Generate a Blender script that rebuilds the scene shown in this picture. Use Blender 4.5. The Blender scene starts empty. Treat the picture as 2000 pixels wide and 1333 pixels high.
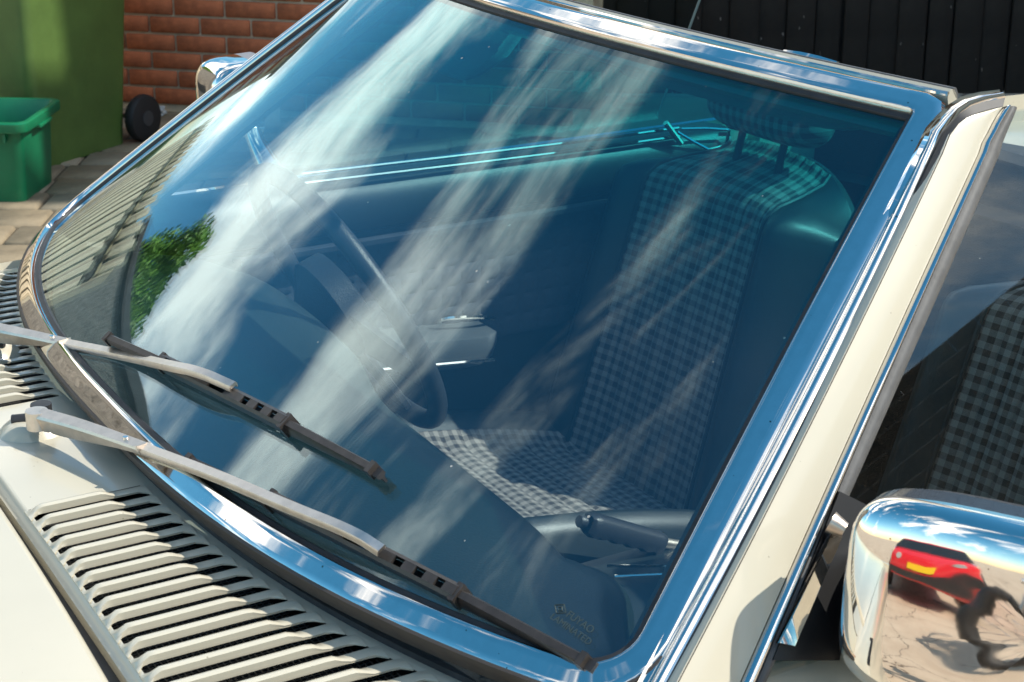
import bpy, bmesh, math, random
import numpy as np
from mathutils import Vector, Matrix
random.seed(7)
rng = np.random.default_rng(7)
scene = bpy.context.scene
col = scene.collection
rad = math.radians

# ------------------------------------------------------------------ camera, sky, sun, exposure
F_PX, PITCH, CAM_H = 3409.5, 20.12, 1.623
CAR_A, CAR_X, CAR_Y = 30.22, -0.278, 1.758          # yaw and place of the car (base of its windscreen)
SUN_AZ, SUN_EL = 95.0, 46.0                          # clockwise from +Y
CLOUD_SEED = 1.7; CLOUD_SHIFT = .035
cam_d = bpy.data.cameras.new("camera"); cam = bpy.data.objects.new("camera", cam_d); col.objects.link(cam)
cam.location = (0, 0, CAM_H); cam.rotation_euler = (rad(90 - PITCH), 0, 0)
cam_d.sensor_width = 36.0; cam_d.lens = 36.0 * F_PX / 2000.0
cam_d.clip_start = 0.05; cam_d.clip_end = 3000
cam_d.dof.use_dof = True; cam_d.dof.focus_distance = 1.95; cam_d.dof.aperture_fstop = 22.0
scene.camera = cam
scene.view_settings.view_transform = 'Standard'; scene.view_settings.look = 'None'
scene.view_settings.gamma = 1.0; scene.view_settings.exposure = 0.45
scene.view_settings.use_curve_mapping = False
scene.cycles.use_denoising = True
scene.cycles.max_bounces = 7; scene.cycles.transparent_max_bounces = 12; scene.cycles.diffuse_bounces = 2; scene.cycles.use_light_tree = False
scene.cycles.use_adaptive_sampling = True; scene.cycles.adaptive_threshold = 0.015
scene.cycles.glossy_bounces = 4; scene.cycles.caustics_reflective = False; scene.cycles.caustics_refractive = False
scene.cycles.sample_clamp_indirect = 6.0

world = bpy.data.worlds.new("World"); scene.world = world; world.use_nodes = True
def build_world():
    nt = world.node_tree; N = nt.nodes; L = nt.links
    N.clear()
    out = N.new('ShaderNodeOutputWorld'); bg = N.new('ShaderNodeBackground'); bg.inputs['Strength'].default_value = 0.145
    sky = N.new('ShaderNodeTexSky'); sky.sky_type = 'NISHITA'; sky.sun_disc = False
    sky.sun_elevation = rad(SUN_EL); sky.sun_rotation = rad(SUN_AZ)
    sky.air_density = 1.0; sky.dust_density = 0.3; sky.ozone_density = 1.6
    tc = N.new('ShaderNodeTexCoord'); sep = N.new('ShaderNodeSeparateXYZ'); L.new(tc.outputs['Generated'], sep.inputs[0])
    def m(op, a, b=None, c=None):
        n = N.new('ShaderNodeMath'); n.operation = op
        for i, v in enumerate((a, b, c)):
            if v is None: continue
            if isinstance(v, (int, float)): n.inputs[i].default_value = v
            else: L.new(v, n.inputs[i])
        return n.outputs[0]
    # streaky cirrus in a domed projection: A runs along the streaks, B across them
    den = m('ADD', m('MAXIMUM', sep.outputs[2], -0.5), 1.0)
    qx = m('DIVIDE', sep.outputs[0], den); qy = m('DIVIDE', sep.outputs[1], den)
    A = m('ADD', m('MULTIPLY', qx, 0.83), m('MULTIPLY', qy, 0.558)); B = m('ADD', m('MULTIPLY', qx, -0.558), m('MULTIPLY', qy, 0.83))
    def cv(x, y, z=0.0):
        c = N.new('ShaderNodeCombineXYZ')
        for i, v in enumerate((x, y, z)):
            if isinstance(v, (int, float)): c.inputs[i].default_value = v
            else: L.new(v, c.inputs[i])
        return c.outputs[0]
    def noise(vec, scale, detail, rough=.5, dist=0.):
        n = N.new('ShaderNodeTexNoise'); n.inputs['Scale'].default_value = scale; n.inputs['Detail'].default_value = detail
        n.inputs['Roughness'].default_value = rough; n.inputs['Distortion'].default_value = dist; L.new(vec, n.inputs['Vector']); return n.outputs['Fac']
    warp = m('MULTIPLY', m('SUBTRACT', noise(cv(A, B, 3.0), 3.2, 3, .5), 0.5), 0.12)
    Bw = m('ADD', m('SUBTRACT', B, CLOUD_SHIFT), warp)
    big = noise(cv(m('MULTIPLY', A, 1.1), m('MULTIPLY', Bw, 5.2), CLOUD_SEED), 1.0, 2)
    fine = noise(cv(m('MULTIPLY', A, 5.0), m('MULTIPLY', Bw, 13.0), CLOUD_SEED + 5), 1.0, 10, .64, .3)
    s = m('ADD', m('MULTIPLY', fine, 0.56), m('MULTIPLY', big, 0.80))
    mr = N.new('ShaderNodeMapRange'); mr.interpolation_type = 'SMOOTHSTEP'
    mr.inputs['From Min'].default_value = 0.708; mr.inputs['From Max'].default_value = 0.885
    L.new(s, mr.inputs['Value'])
    fade = N.new('ShaderNodeMapRange'); fade.inputs['From Min'].default_value = 0.0; fade.inputs['From Max'].default_value = 0.10; L.new(sep.outputs[2], fade.inputs['Value'])
    mask = m('MULTIPLY', m('MULTIPLY', mr.outputs[0], fade.outputs[0]), 0.93)
    hs = N.new('ShaderNodeHueSaturation'); hs.inputs['Saturation'].default_value = 1.34; hs.inputs['Hue'].default_value = 0.482; hs.inputs['Value'].default_value = 1.0; L.new(sky.outputs[0], hs.inputs['Color'])
    mix = N.new('ShaderNodeMix'); mix.data_type = 'RGBA'; L.new(mask, mix.inputs[0]); L.new(hs.outputs[0], mix.inputs[6])
    mix.inputs[7].default_value = (17.6, 16.6, 15.0, 1)
    L.new(mix.outputs[2], bg.inputs['Color']); L.new(bg.outputs[0], out.inputs[0])
build_world()

sun_d = bpy.data.lights.new("sun", 'SUN'); sun = bpy.data.objects.new("sun", sun_d); col.objects.link(sun)
sun_d.energy = 4.2; sun_d.angle = rad(0.53); sun_d.color = (1.0, 0.94, 0.83)
_sd = Vector((math.sin(rad(SUN_AZ)) * math.cos(rad(SUN_EL)), math.cos(rad(SUN_AZ)) * math.cos(rad(SUN_EL)), math.sin(rad(SUN_EL))))
sun.rotation_euler = _sd.to_track_quat('Z', 'Y').to_euler(); sun.location = _sd * 20

# ------------------------------------------------------------------ measuring helpers (photo pixel -> place in the car's own frame)
ca, sa = math.cos(rad(CAR_A)), math.sin(rad(CAR_A))
UX = np.array([ca, sa, 0.]); VX = np.array([-sa, ca, 0.]); OC = np.array([CAR_X, CAR_Y, 0.]); CW = np.array([0., 0., CAM_H])
def ray(px, py):
    p = rad(PITCH); d = np.array([(px - 1000) / F_PX, 1., -(py - 666.5) / F_PX])
    d = np.array([d[0], d[1] * math.cos(p) + d[2] * math.sin(p), -d[1] * math.sin(p) + d[2] * math.cos(p)])
    return d / np.linalg.norm(d)
def loc(P): P = np.asarray(P) - OC; return np.array([P @ UX, P @ VX, P[2]])
CL = loc(CW)
def rl(px, py): d = ray(px, py); return np.array([d @ UX, d @ VX, d[2]])
def at_z(px, py, z): d = rl(px, py); return CL + d * ((z - CL[2]) / d[2])
def at_v(px, py, v): d = rl(px, py); return CL + d * ((v - CL[1]) / d[1])
def at_u(px, py, u): d = rl(px, py); return CL + d * ((u - CL[0]) / d[0])
def at_plane(px, py, P0, n): d = rl(px, py); return CL + d * (((np.asarray(P0) - CL) @ n) / (d @ n))
def world_z(px, py, z): d = ray(px, py); return CW + d * ((z - CAM_H) / d[2])

# windscreen surface: s across (-1 near pillar, +1 far pillar), t up
WB, WT, ZB, ZT, RK, BB, BT, PB, CB, CT = 1.4282, 1.0607, 0.9375, 1.278, 0.4211, 0.1544, 0.0756, 2.575, 0.0058, 0.0125
def W(s, t):
    a = np.array([-BB * (1 - abs(s) ** PB), s * WB / 2, ZB + CB * (1 - s * s)])
    b = np.array([RK - BT * (1 - s * s), s * WT / 2, ZT + CT * (1 - s * s)])
    return a * (1 - t) + b * t + 4 * t * (1 - t) * 0.003 * np.array([-.65, 0, .76])
def WN(s, t):
    n = np.cross(W(s, t + 1e-4) - W(s, t - 1e-4), W(s + 1e-4, t) - W(s - 1e-4, t)); n /= np.linalg.norm(n)
    return n if n[2] > 0 else -n
def proj(P):
    w = OC + P[0] * UX + P[1] * VX + np.array([0, 0, P[2]]) - CW; p = rad(PITCH)
    cz = w[1] * math.cos(p) - w[2] * math.sin(p); cy = w[1] * math.sin(p) + w[2] * math.cos(p)
    return np.array([1000 + F_PX * w[0] / cz, 666.5 - F_PX * cy / cz])
def on_glass(px, py, h=0.0):
    best = None
    for s in np.linspace(-1, 1, 41):
        for t in np.linspace(-.05, 1, 22):
            e = ((proj(W(s, t)) - (px, py)) ** 2).sum()
            if best is None or e < best[0]: best = (e, s, t)
    _, s, t = best
    for _ in range(8):
        b = proj(W(s, t)); J = np.stack([(proj(W(s + 1e-4, t)) - b) / 1e-4, (proj(W(s, t + 1e-4)) - b) / 1e-4], 1)
        ds = np.linalg.lstsq(J, np.array([px, py]) - b, rcond=None)[0]; s += ds[0]; t += ds[1]
    P = W(s, t); n = WN(s, t); d = rl(px, py)
    return P + d * (h / (d @ n)), n, s, t

# ------------------------------------------------------------------ materials
MATS = {}
def mat(name, base=(.5, .5, .5), rough=.5, metal=0., spec=.5, coat=0., var=None, bump=None, sheen=0.):
    if name in MATS: return MATS[name]
    m = bpy.data.materials.new(name); m.use_nodes = True; MATS[name] = m
    nt = m.node_tree; N = nt.nodes; L = nt.links; b = N['Principled BSDF']
    b.inputs['Base Color'].default_value = (*base, 1); b.inputs['Roughness'].default_value = rough
    b.inputs['Metallic'].default_value = metal; b.inputs['Specular IOR Level'].default_value = spec
    if coat: b.inputs['Coat Weight'].default_value = coat; b.inputs['Coat Roughness'].default_value = .06
    if sheen: b.inputs['Sheen Weight'].default_value = sheen
    tc = N.new('ShaderNodeTexCoord')
    if var:                                   # (scale, dark factor, light factor, roughness swing)
        n = N.new('ShaderNodeTexNoise'); n.inputs['Scale'].default_value = var[0]; n.inputs['Detail'].default_value = 6; n.inputs['Roughness'].default_value = .65
        L.new(tc.outputs['Object'], n.inputs['Vector'])
        r = N.new('ShaderNodeMapRange'); r.inputs['From Min'].default_value = .3; r.inputs['From Max'].default_value = .7
        r.inputs['To Min'].default_value = var[1]; r.inputs['To Max'].default_value = var[2]; L.new(n.outputs['Fac'], r.inputs['Value'])
        v = N.new('ShaderNodeVectorMath'); v.operation = 'SCALE'; v.inputs[0].default_value = base; L.new(r.outputs[0], v.inputs['Scale'])
        L.new(v.outputs[0], b.inputs['Base Color'])
        if len(var) > 3:
            q = N.new('ShaderNodeMapRange'); q.inputs['From Min'].default_value = .3; q.inputs['From Max'].default_value = .75
            q.inputs['To Min'].default_value = rough; q.inputs['To Max'].default_value = rough + var[3]; L.new(n.outputs['Fac'], q.inputs['Value']); L.new(q.outputs[0], b.inputs['Roughness'])
    if bump:                                  # (scale, strength, distance)
        n = N.new('ShaderNodeTexNoise'); n.inputs['Scale'].default_value = bump[0]; n.inputs['Detail'].default_value = 4
        L.new(tc.outputs['Object'], n.inputs['Vector'])
        bp = N.new('ShaderNodeBump'); bp.inputs['Strength'].default_value = bump[1]; bp.inputs['Distance'].default_value = bump[2] if len(bump) > 2 else .01
        L.new(n.outputs['Fac'], bp.inputs['Height']); L.new(bp.outputs[0], b.inputs['Normal'])
    return m
CHROME = mat('chrome', (.87, .82, .755), .018, 1., var=(70, .95, 1.03, .03), bump=(9, .016, .01))
def speckle(m, col_, scale, amount, rough=.6):
    nt = m.node_tree; N = nt.nodes; L = nt.links; b = N['Principled BSDF']; tc = N.new('ShaderNodeTexCoord')
    vo = N.new('ShaderNodeTexVoronoi'); vo.inputs['Scale'].default_value = scale; L.new(tc.outputs['Object'], vo.inputs['Vector'])
    sc_ = N.new('ShaderNodeSeparateColor'); L.new(vo.outputs['Color'], sc_.inputs[0])
    th = N.new('ShaderNodeMath'); th.operation = 'MULTIPLY'; th.inputs[1].default_value = .11; L.new(sc_.outputs[0], th.inputs[0])
    lt = N.new('ShaderNodeMath'); lt.operation = 'LESS_THAN'; L.new(vo.outputs['Distance'], lt.inputs[0]); L.new(th.outputs[0], lt.inputs[1])
    gt = N.new('ShaderNodeMath'); gt.operation = 'GREATER_THAN'; gt.inputs[1].default_value = 1 - amount; L.new(sc_.outputs[1], gt.inputs[0])
    mu = N.new('ShaderNodeMath'); mu.operation = 'MULTIPLY'; L.new(lt.outputs[0], mu.inputs[0]); L.new(gt.outputs[0], mu.inputs[1])
    src = b.inputs['Base Color'].links[0].from_socket; mx = N.new('ShaderNodeMix'); mx.data_type = 'RGBA'; L.new(mu.outputs[0], mx.inputs[0]); L.new(src, mx.inputs[6]); mx.inputs[7].default_value = (*col_, 1); L.new(mx.outputs[2], b.inputs['Base Color'])
    return m
speckle(CHROME, (.32, .27, .22), 90, .35)
SATIN = mat('satin_steel', (.72, .635, .55), .34, 1., var=(60, .85, 1.1, .12))
CREAM = mat('cream_paint', (.525, .483, .380), .28, 0, .5, .5, var=(2.2, .95, 1.04), bump=(140, .02, .001))
speckle(CREAM, (.30, .26, .19), 130, .10)
RUBBER = mat('black_rubber', (.022, .022, .024), .55, var=(40, .7, 1.6))
SEALGREY = mat('grey_rubber', (.085, .085, .085), .6, var=(25, .75, 1.35), bump=(160, .15, .002))
BLADE = mat('wiper_black', (.045, .038, .034), .38, .3, var=(80, .8, 1.4))
DARK = mat('dark_void', (.006, .006, .007), .9)
VINYL = mat('dark_vinyl', (.018, .025, .027), .42, bump=(300, .10, .002), var=(14, .85, 1.2))
DASHV = mat('dash_vinyl', (.018, .030, .029), .46, bump=(380, .2, .002), var=(8, .9, 1.15))
CARPET = mat('carpet', (.012, .014, .018), .95, bump=(500, .6, .004))
VISOR = mat('visor_grey', (.30, .29, .275), .55, bump=(500, .4, .002))
WHEELV = mat('wheel_black', (.035, .038, .045), .36, bump=(500, .3, .002))
PLATE = mat('yellow_plate', (.75, .48, .02), .4)

def cloth_mat():
    m = bpy.data.materials.new('check_cloth'); m.use_nodes = True; nt = m.node_tree; N = nt.nodes; L = nt.links; b = N['Principled BSDF']
    b.inputs['Roughness'].default_value = .9; b.inputs['Sheen Weight'].default_value = .15; b.inputs['Specular IOR Level'].default_value = .2
    uv = N.new('ShaderNodeUVMap'); sc = N.new('ShaderNodeVectorMath'); sc.operation = 'SCALE'; sc.inputs['Scale'].default_value = 1 / .0175; L.new(uv.outputs[0], sc.inputs[0])
    sp = N.new('ShaderNodeSeparateXYZ'); L.new(sc.outputs[0], sp.inputs[0])
    def m1(op, a, b=None):
        n = N.new('ShaderNodeMath'); n.operation = op
        for i, v in enumerate((a, b)):
            if v is None: continue
            if isinstance(v, (int, float)): n.inputs[i].default_value = v
            else: L.new(v, n.inputs[i])
        return n.outputs[0]
    gx = m1('GREATER_THAN', m1('FRACT', sp.outputs[0]), .5); gy = m1('GREATER_THAN', m1('FRACT', sp.outputs[1]), .5)
    ns = N.new('ShaderNodeTexNoise'); ns.inputs['Scale'].default_value = 9; ns.inputs['Detail'].default_value = 8; ns.inputs['Roughness'].default_value = .8; L.new(sc.outputs[0], ns.inputs['Vector'])
    f = m1('ADD', m1('MULTIPLY', m1('ADD', gx, gy), .38), m1('MULTIPLY', m1('SUBTRACT', ns.outputs['Fac'], .5), .9))
    r = N.new('ShaderNodeValToRGB'); L.new(f, r.inputs[0])
    e = r.color_ramp.elements; e[0].position = .0; e[0].color = (.050, .043, .041, 1); e[1].position = .85; e[1].color = (.37, .325, .29, 1)
    L.new(r.outputs[0], b.inputs['Base Color'])
    bp = N.new('ShaderNodeBump'); bp.inputs['Strength'].default_value = .5; bp.inputs['Distance'].default_value = .002; L.new(f, bp.inputs['Height']); L.new(bp.outputs[0], b.inputs['Normal'])
    return m
CLOTH = cloth_mat()
QUILT = mat('quilted_navy', (.030, .036, .048), .8, var=(30, .8, 1.25), bump=(400, .3, .002)); ARMV = mat('armrest_grey', (.085, .095, .10), .38, bump=(420, .25, .002))

def glass_mat(name, tint, band=None, f0=.055, gain=1.0, refl=(1, 1, 1)):
    m = bpy.data.materials.new(name); m.use_nodes = True; nt = m.node_tree; N = nt.nodes; L = nt.links
    N.clear(); out = N.new('ShaderNodeOutputMaterial')
    tr = N.new('ShaderNodeBsdfTransparent'); gl = N.new('ShaderNodeBsdfGlossy'); gl.inputs['Roughness'].default_value = 0.0; gl.inputs['Color'].default_value = (*refl, 1)
    tr.inputs[0].default_value = (*tint, 1)
    if band:
        uv = N.new('ShaderNodeUVMap'); sp = N.new('ShaderNodeSeparateXYZ'); L.new(uv.outputs[0], sp.inputs[0])
        r = N.new('ShaderNodeValToRGB'); L.new(sp.outputs[1], r.inputs[0])
        e = r.color_ramp.elements; e[0].position = .50; e[0].color = (*tint, 1); e[1].position = .86; e[1].color = (*band, 1)
        L.new(r.outputs[0], tr.inputs[0])
    lw = N.new('ShaderNodeLayerWeight'); lw.inputs['Blend'].default_value = .5
    p = N.new('ShaderNodeMath'); p.operation = 'POWER'; L.new(lw.outputs['Facing'], p.inputs[0]); p.inputs[1].default_value = 4
    r2 = N.new('ShaderNodeMath'); r2.operation = 'MULTIPLY_ADD'; L.new(p.outputs[0], r2.inputs[0]); r2.inputs[1].default_value = (1 - f0) * gain; r2.inputs[2].default_value = f0
    mx = N.new('ShaderNodeMixShader'); L.new(r2.outputs[0], mx.inputs[0]); L.new(tr.outputs[0], mx.inputs[1]); L.new(gl.outputs[0], mx.inputs[2])
    tc = N.new('ShaderNodeTexCoord'); vo = N.new('ShaderNodeTexVoronoi'); vo.inputs['Scale'].default_value = 42; L.new(tc.outputs['Object'], vo.inputs['Vector'])
    wn_ = N.new('ShaderNodeSeparateColor'); L.new(vo.outputs['Color'], wn_.inputs[0])
    th = N.new('ShaderNodeMath'); th.operation = 'MULTIPLY'; th.inputs[1].default_value = .055; L.new(wn_.outputs[0], th.inputs[0])
    lt_ = N.new('ShaderNodeMath'); lt_.operation = 'LESS_THAN'; L.new(vo.outputs['Distance'], lt_.inputs[0]); L.new(th.outputs[0], lt_.inputs[1])
    gt = N.new('ShaderNodeMath'); gt.operation = 'GREATER_THAN'; L.new(wn_.outputs[1], gt.inputs[0]); gt.inputs[1].default_value = .72
    sp2 = N.new('ShaderNodeMath'); sp2.operation = 'MULTIPLY'; L.new(lt_.outputs[0], sp2.inputs[0]); L.new(gt.outputs[0], sp2.inputs[1])
    film = N.new('ShaderNodeTexNoise'); film.inputs['Scale'].default_value = 5; film.inputs['Detail'].default_value = 8; L.new(tc.outputs['Object'], film.inputs['Vector'])
    fr_ = N.new('ShaderNodeMapRange'); fr_.inputs['From Min'].default_value = .4; fr_.inputs['From Max'].default_value = .75; fr_.inputs['To Min'].default_value = .0; fr_.inputs['To Max'].default_value = .006; L.new(film.outputs['Fac'], fr_.inputs['Value'])
    ms = N.new('ShaderNodeMath'); ms.operation = 'MAXIMUM'; L.new(fr_.outputs[0], ms.inputs[0])
    hf = N.new('ShaderNodeMath'); hf.operation = 'MULTIPLY'; hf.inputs[1].default_value = .6; L.new(sp2.outputs[0], hf.inputs[0]); L.new(hf.outputs[0], ms.inputs[1])
    df = N.new('ShaderNodeBsdfDiffuse'); df.inputs[0].default_value = (.6, .58, .52, 1)
    m2 = N.new('ShaderNodeMixShader'); L.new(ms.outputs[0], m2.inputs[0]); L.new(mx.outputs[0], m2.inputs[1]); L.new(df.outputs[0], m2.inputs[2])
    L.new(m2.outputs[0], out.inputs[0]); return m
GLASS = glass_mat('windscreen_glass', (.80, .895, .915), (.12, .66, .68), f0=.088, refl=(.80, .94, .985))
SIDEGLASS = glass_mat('side_glass', (.82, .87, .86), f0=.04)

# ------------------------------------------------------------------ mesh helpers
def new_obj(name, verts, faces, m, parent=None, smooth=True, uv=None, auto=None):
    me = bpy.data.meshes.new(name); me.from_pydata([tuple(map(float, v)) for v in verts], [], [tuple(f) for f in faces]); me.update()
    if uv is not None:
        l = me.uv_layers.new(name='UVMap')
        for p in me.polygons:
            for li in p.loop_indices: l.data[li].uv = uv[me.loops[li].vertex_index]
    if m: me.materials.append(m)
    bm = bmesh.new(); bm.from_mesh(me); bmesh.ops.recalc_face_normals(bm, faces=bm.faces)
    if smooth:
        for f in bm.faces: f.smooth = True
        a = rad(auto if auto else 40)
        for e in bm.edges:
            if len(e.link_faces) == 2 and e.calc_face_angle(0) > a: e.smooth = False
    bm.to_mesh(me); bm.free()
    o = bpy.data.objects.new(name, me); col.objects.link(o)
    if parent is not None: o.parent = parent
    return o
def empty(name, loc_=(0, 0, 0), rz=0, parent=None):
    o = bpy.data.objects.new(name, None); col.objects.link(o); o.location = loc_; o.rotation_euler = (0, 0, rz); o.parent = parent
    o.empty_display_size = .1; return o
def tag(o, label=None, cat=None, group=None, kind=None):
    for k, v in (('label', label), ('category', cat), ('group', group), ('kind', kind)):
        if v: o[k] = v
    return o
class MB:
    def __init__(s): s.v = []; s.f = []; s.uv = []
    def add(s, v, f, uv=None):
        n = len(s.v); s.v += [tuple(map(float, q)) for q in v]; s.f += [tuple(i + n for i in q) for q in f]
        s.uv += list(uv) if uv is not None else [(0, 0)] * len(v); return s
    def grid(s, fn, nu, nv, closeu=False, closev=False, uvfn=None):
        V = []; UV = []
        for i in range(nu):
            for j in range(nv):
                V.append(fn(i, j)); UV.append(uvfn(i, j) if uvfn else (i, j))
        Fc = []
        for i in range(nu if closeu else nu - 1):
            for j in range(nv if closev else nv - 1):
                a = i * nv + j; b = ((i + 1) % nu) * nv + j; c = ((i + 1) % nu) * nv + (j + 1) % nv; d = i * nv + (j + 1) % nv
                Fc.append((a, b, c, d))
        return s.add(V, Fc, UV)
    def box(s, c, size, rot=None):
        c = np.array(c, float); h = np.array(size, float) / 2; R = np.array(rot) if rot is not None else np.eye(3)
        V = [c + R @ (h * np.array(k)) for k in [(-1, -1, -1), (1, -1, -1), (1, 1, -1), (-1, 1, -1), (-1, -1, 1), (1, -1, 1), (1, 1, 1), (-1, 1, 1)]]
        return s.add(V, [(0, 3, 2, 1), (4, 5, 6, 7), (0, 1, 5, 4), (1, 2, 6, 5), (2, 3, 7, 6), (3, 0, 4, 7)])
    def tube(s, pts, r, n=10, caps=True, closed=False):
        pts = [np.array(p, float) for p in pts]; m = len(pts); rr = r if hasattr(r, '__len__') else [r] * m
        T = []
        for i in range(m):
            a = pts[(i - 1) % m] if (closed or i > 0) else pts[i]; b = pts[(i + 1) % m] if (closed or i < m - 1) else pts[i]
            t = b - a; T.append(t / (np.linalg.norm(t) + 1e-12))
        up = np.array([0, 0, 1.]) if abs(T[0][2]) < .9 else np.array([1., 0, 0]); x = np.cross(T[0], up); x /= np.linalg.norm(x); rings = []
        for i in range(m):
            x = x - T[i] * (x @ T[i]); x /= np.linalg.norm(x); y = np.cross(T[i], x)
            rings.append([pts[i] + rr[i] * (math.cos(2 * math.pi * k / n) * x + math.sin(2 * math.pi * k / n) * y) for k in range(n)])
        base = len(s.v); s.grid(lambda i, k: rings[i][k], m, n, closeu=closed, closev=True)
        if caps and not closed:
            s.f.append(tuple(base + k for k in range(n))); s.f.append(tuple(base + (m - 1) * n + k for k in range(n)))
        return s
    def sweep(s, frames, prof, closed=False, caps=True, closeprof=True):
        """frames: list of (P, A, B); prof: list of (a, b) or function i->list"""
        m = len(frames); pf = prof if callable(prof) else (lambda i: prof); k = len(pf(0)); base = len(s.v)
        s.grid(lambda i, j: frames[i][0] + frames[i][1] * pf(i)[j][0] + frames[i][2] * pf(i)[j][1], m, k, closeu=closed, closev=closeprof)
        if caps and not closed and closeprof:
            s.f.append(tuple(base + j for j in range(k))); s.f.append(tuple(base + (m - 1) * k + j for j in range(k)))
        return s
    def build(s, name, m, parent=None, smooth=True, auto=None): return new_obj(name, s.v, s.f, m, parent, smooth, s.uv, auto)
def bevel(o, w, seg=2):
    bm = bmesh.new(); bm.from_mesh(o.data); bmesh.ops.remove_doubles(bm, verts=bm.verts, dist=1e-6)
    bmesh.ops.bevel(bm, geom=[e for e in bm.edges if len(e.link_faces) == 2 and e.calc_face_angle(0) > rad(30)], offset=w, segments=seg, affect='EDGES', profile=.6, clamp_overlap=True)
    for f in bm.faces: f.smooth = True
    for e in bm.edges:
        e.smooth = not (len(e.link_faces) == 2 and e.calc_face_angle(0) > rad(50))
    bm.to_mesh(o.data); bm.free(); return o
def rotz(a): c, s_ = math.cos(a), math.sin(a); return np.array([[c, -s_, 0], [s_, c, 0], [0, 0, 1]])
def basis(x, up=(0, 0, 1)):
    x = np.array(x, float); x /= np.linalg.norm(x); y = np.cross(up, x); y /= np.linalg.norm(y); z = np.cross(x, y); return np.stack([x, y, z], 1)
def sm(a, b, x): t = min(1, max(0, (x - a) / (b - a))); return t * t * (3 - 2 * t)
def lerp(a, b, t): return a + (b - a) * t
def resample(pts, n):
    pts = np.array(pts, float); d = np.r_[0, np.cumsum(np.linalg.norm(np.diff(pts, axis=0), axis=1))]; q = np.linspace(0, d[-1], n)
    return np.stack([np.interp(q, d, pts[:, k]) for k in range(pts.shape[1])], 1)
def smoothline(pts, n, it=3):
    p = np.array(pts, float)
    for _ in range(it):
        q = [p[0]]
        for a, b in zip(p[:-1], p[1:]): q += [.75 * a + .25 * b, .25 * a + .75 * b]
        q.append(p[-1]); p = np.array(q)
    return resample(p, n)

# ================================================================== THE SETTING
def ground_mat():
    m = bpy.data.materials.new('worn_paving'); m.use_nodes = True; nt = m.node_tree; N = nt.nodes; L = nt.links; b = N['Principled BSDF']
    b.inputs['Roughness'].default_value = .85; b.inputs['Specular IOR Level'].default_value = .3
    tc = N.new('ShaderNodeTexCoord')
    n = N.new('ShaderNodeTexNoise'); n.inputs['Scale'].default_value = 1.1; n.inputs['Detail'].default_value = 10; n.inputs['Roughness'].default_value = .7; L.new(tc.outputs['Object'], n.inputs['Vector'])
    r = N.new('ShaderNodeValToRGB'); L.new(n.outputs['Fac'], r.inputs[0]); e = r.color_ramp.elements
    e[0].position = .3; e[0].color = (.38, .29, .21, 1); e[1].position = .7; e[1].color = (.56, .46, .35, 1)
    nd = N.new('ShaderNodeTexNoise'); nd.inputs['Scale'].default_value = 2.2; nd.inputs['Detail'].default_value = 5; L.new(tc.outputs['Object'], nd.inputs['Vector'])
    ad = N.new('ShaderNodeMixRGB'); ad.blend_type = 'ADD'; ad.inputs[0].default_value = .55; L.new(tc.outputs['Object'], ad.inputs[1]); L.new(nd.outputs['Color'], ad.inputs[2])
    vo = N.new('ShaderNodeTexVoronoi'); vo.feature = 'DISTANCE_TO_EDGE'; vo.inputs['Scale'].default_value = 1.25; L.new(ad.outputs[0], vo.inputs['Vector'])
    cr = N.new('ShaderNodeMapRange'); cr.inputs['From Min'].default_value = .004; cr.inputs['From Max'].default_value = .012; L.new(vo.outputs['Distance'], cr.inputs['Value'])
    mx = N.new('ShaderNodeMix'); mx.data_type = 'RGBA'; L.new(cr.outputs[0], mx.inputs[0]); mx.inputs[6].default_value = (.10, .075, .055, 1); L.new(r.outputs[0], mx.inputs[7])
    L.new(mx.outputs[2], b.inputs['Base Color'])
    bp = N.new('ShaderNodeBump'); bp.inputs['Strength'].default_value = .5; bp.inputs['Distance'].default_value = .01; L.new(cr.outputs[0], bp.inputs['Height']); L.new(bp.outputs[0], b.inputs['Normal'])
    return m
ground = MB().add([(-250, -250, -.03), (250, -250, -.03), (250, 250, -.03), (-250, 250, -.03)], [(0, 1, 2, 3)]).build('ground', ground_mat(), smooth=False)
tag(ground, kind='structure')
def cube_mesh(name, size, bev, m):
    o = MB().box((0, 0, 0), size).build(name, m); bevel(o, bev, 1); me = o.data; bpy.data.objects.remove(o); return me
PAVE = mat('paver_stone', (.235, .19, .125), .85, var=(9, .7, 1.25), bump=(60, .5, .004))
PAVE2 = mat('paver_stone_worn', (.28, .235, .165), .85, var=(7, .75, 1.2), bump=(60, .5, .004))
JOINT = mat('joint_sand', (.11, .09, .06), .95, bump=(120, .6, .004))
bed = MB().box((-1.7, 6.15, -.0175), (3.4, 2.7, .022)).build('joint_bed', JOINT, ground, smooth=False)
pm = [cube_mesh('paver', (sx, .192, .05), .009, mm) for sx in (.232, .19, .26) for mm in (PAVE, PAVE2)]
y = 4.92
while y < 7.42:
    x = -3.35 + random.uniform(0, .12)
    while x < -.15:
        k = random.randrange(6); sx = (.232, .19, .26)[k // 2]
        o = bpy.data.objects.new('paver', pm[k]); col.objects.link(o); o.parent = ground
        o.location = (x + sx / 2, y + .1, -.021 + random.uniform(-.002, .003)); o.rotation_euler = (random.uniform(-.008, .008), random.uniform(-.008, .008), random.uniform(-.012, .012))
        x += sx + .009
    y += .203

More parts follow.
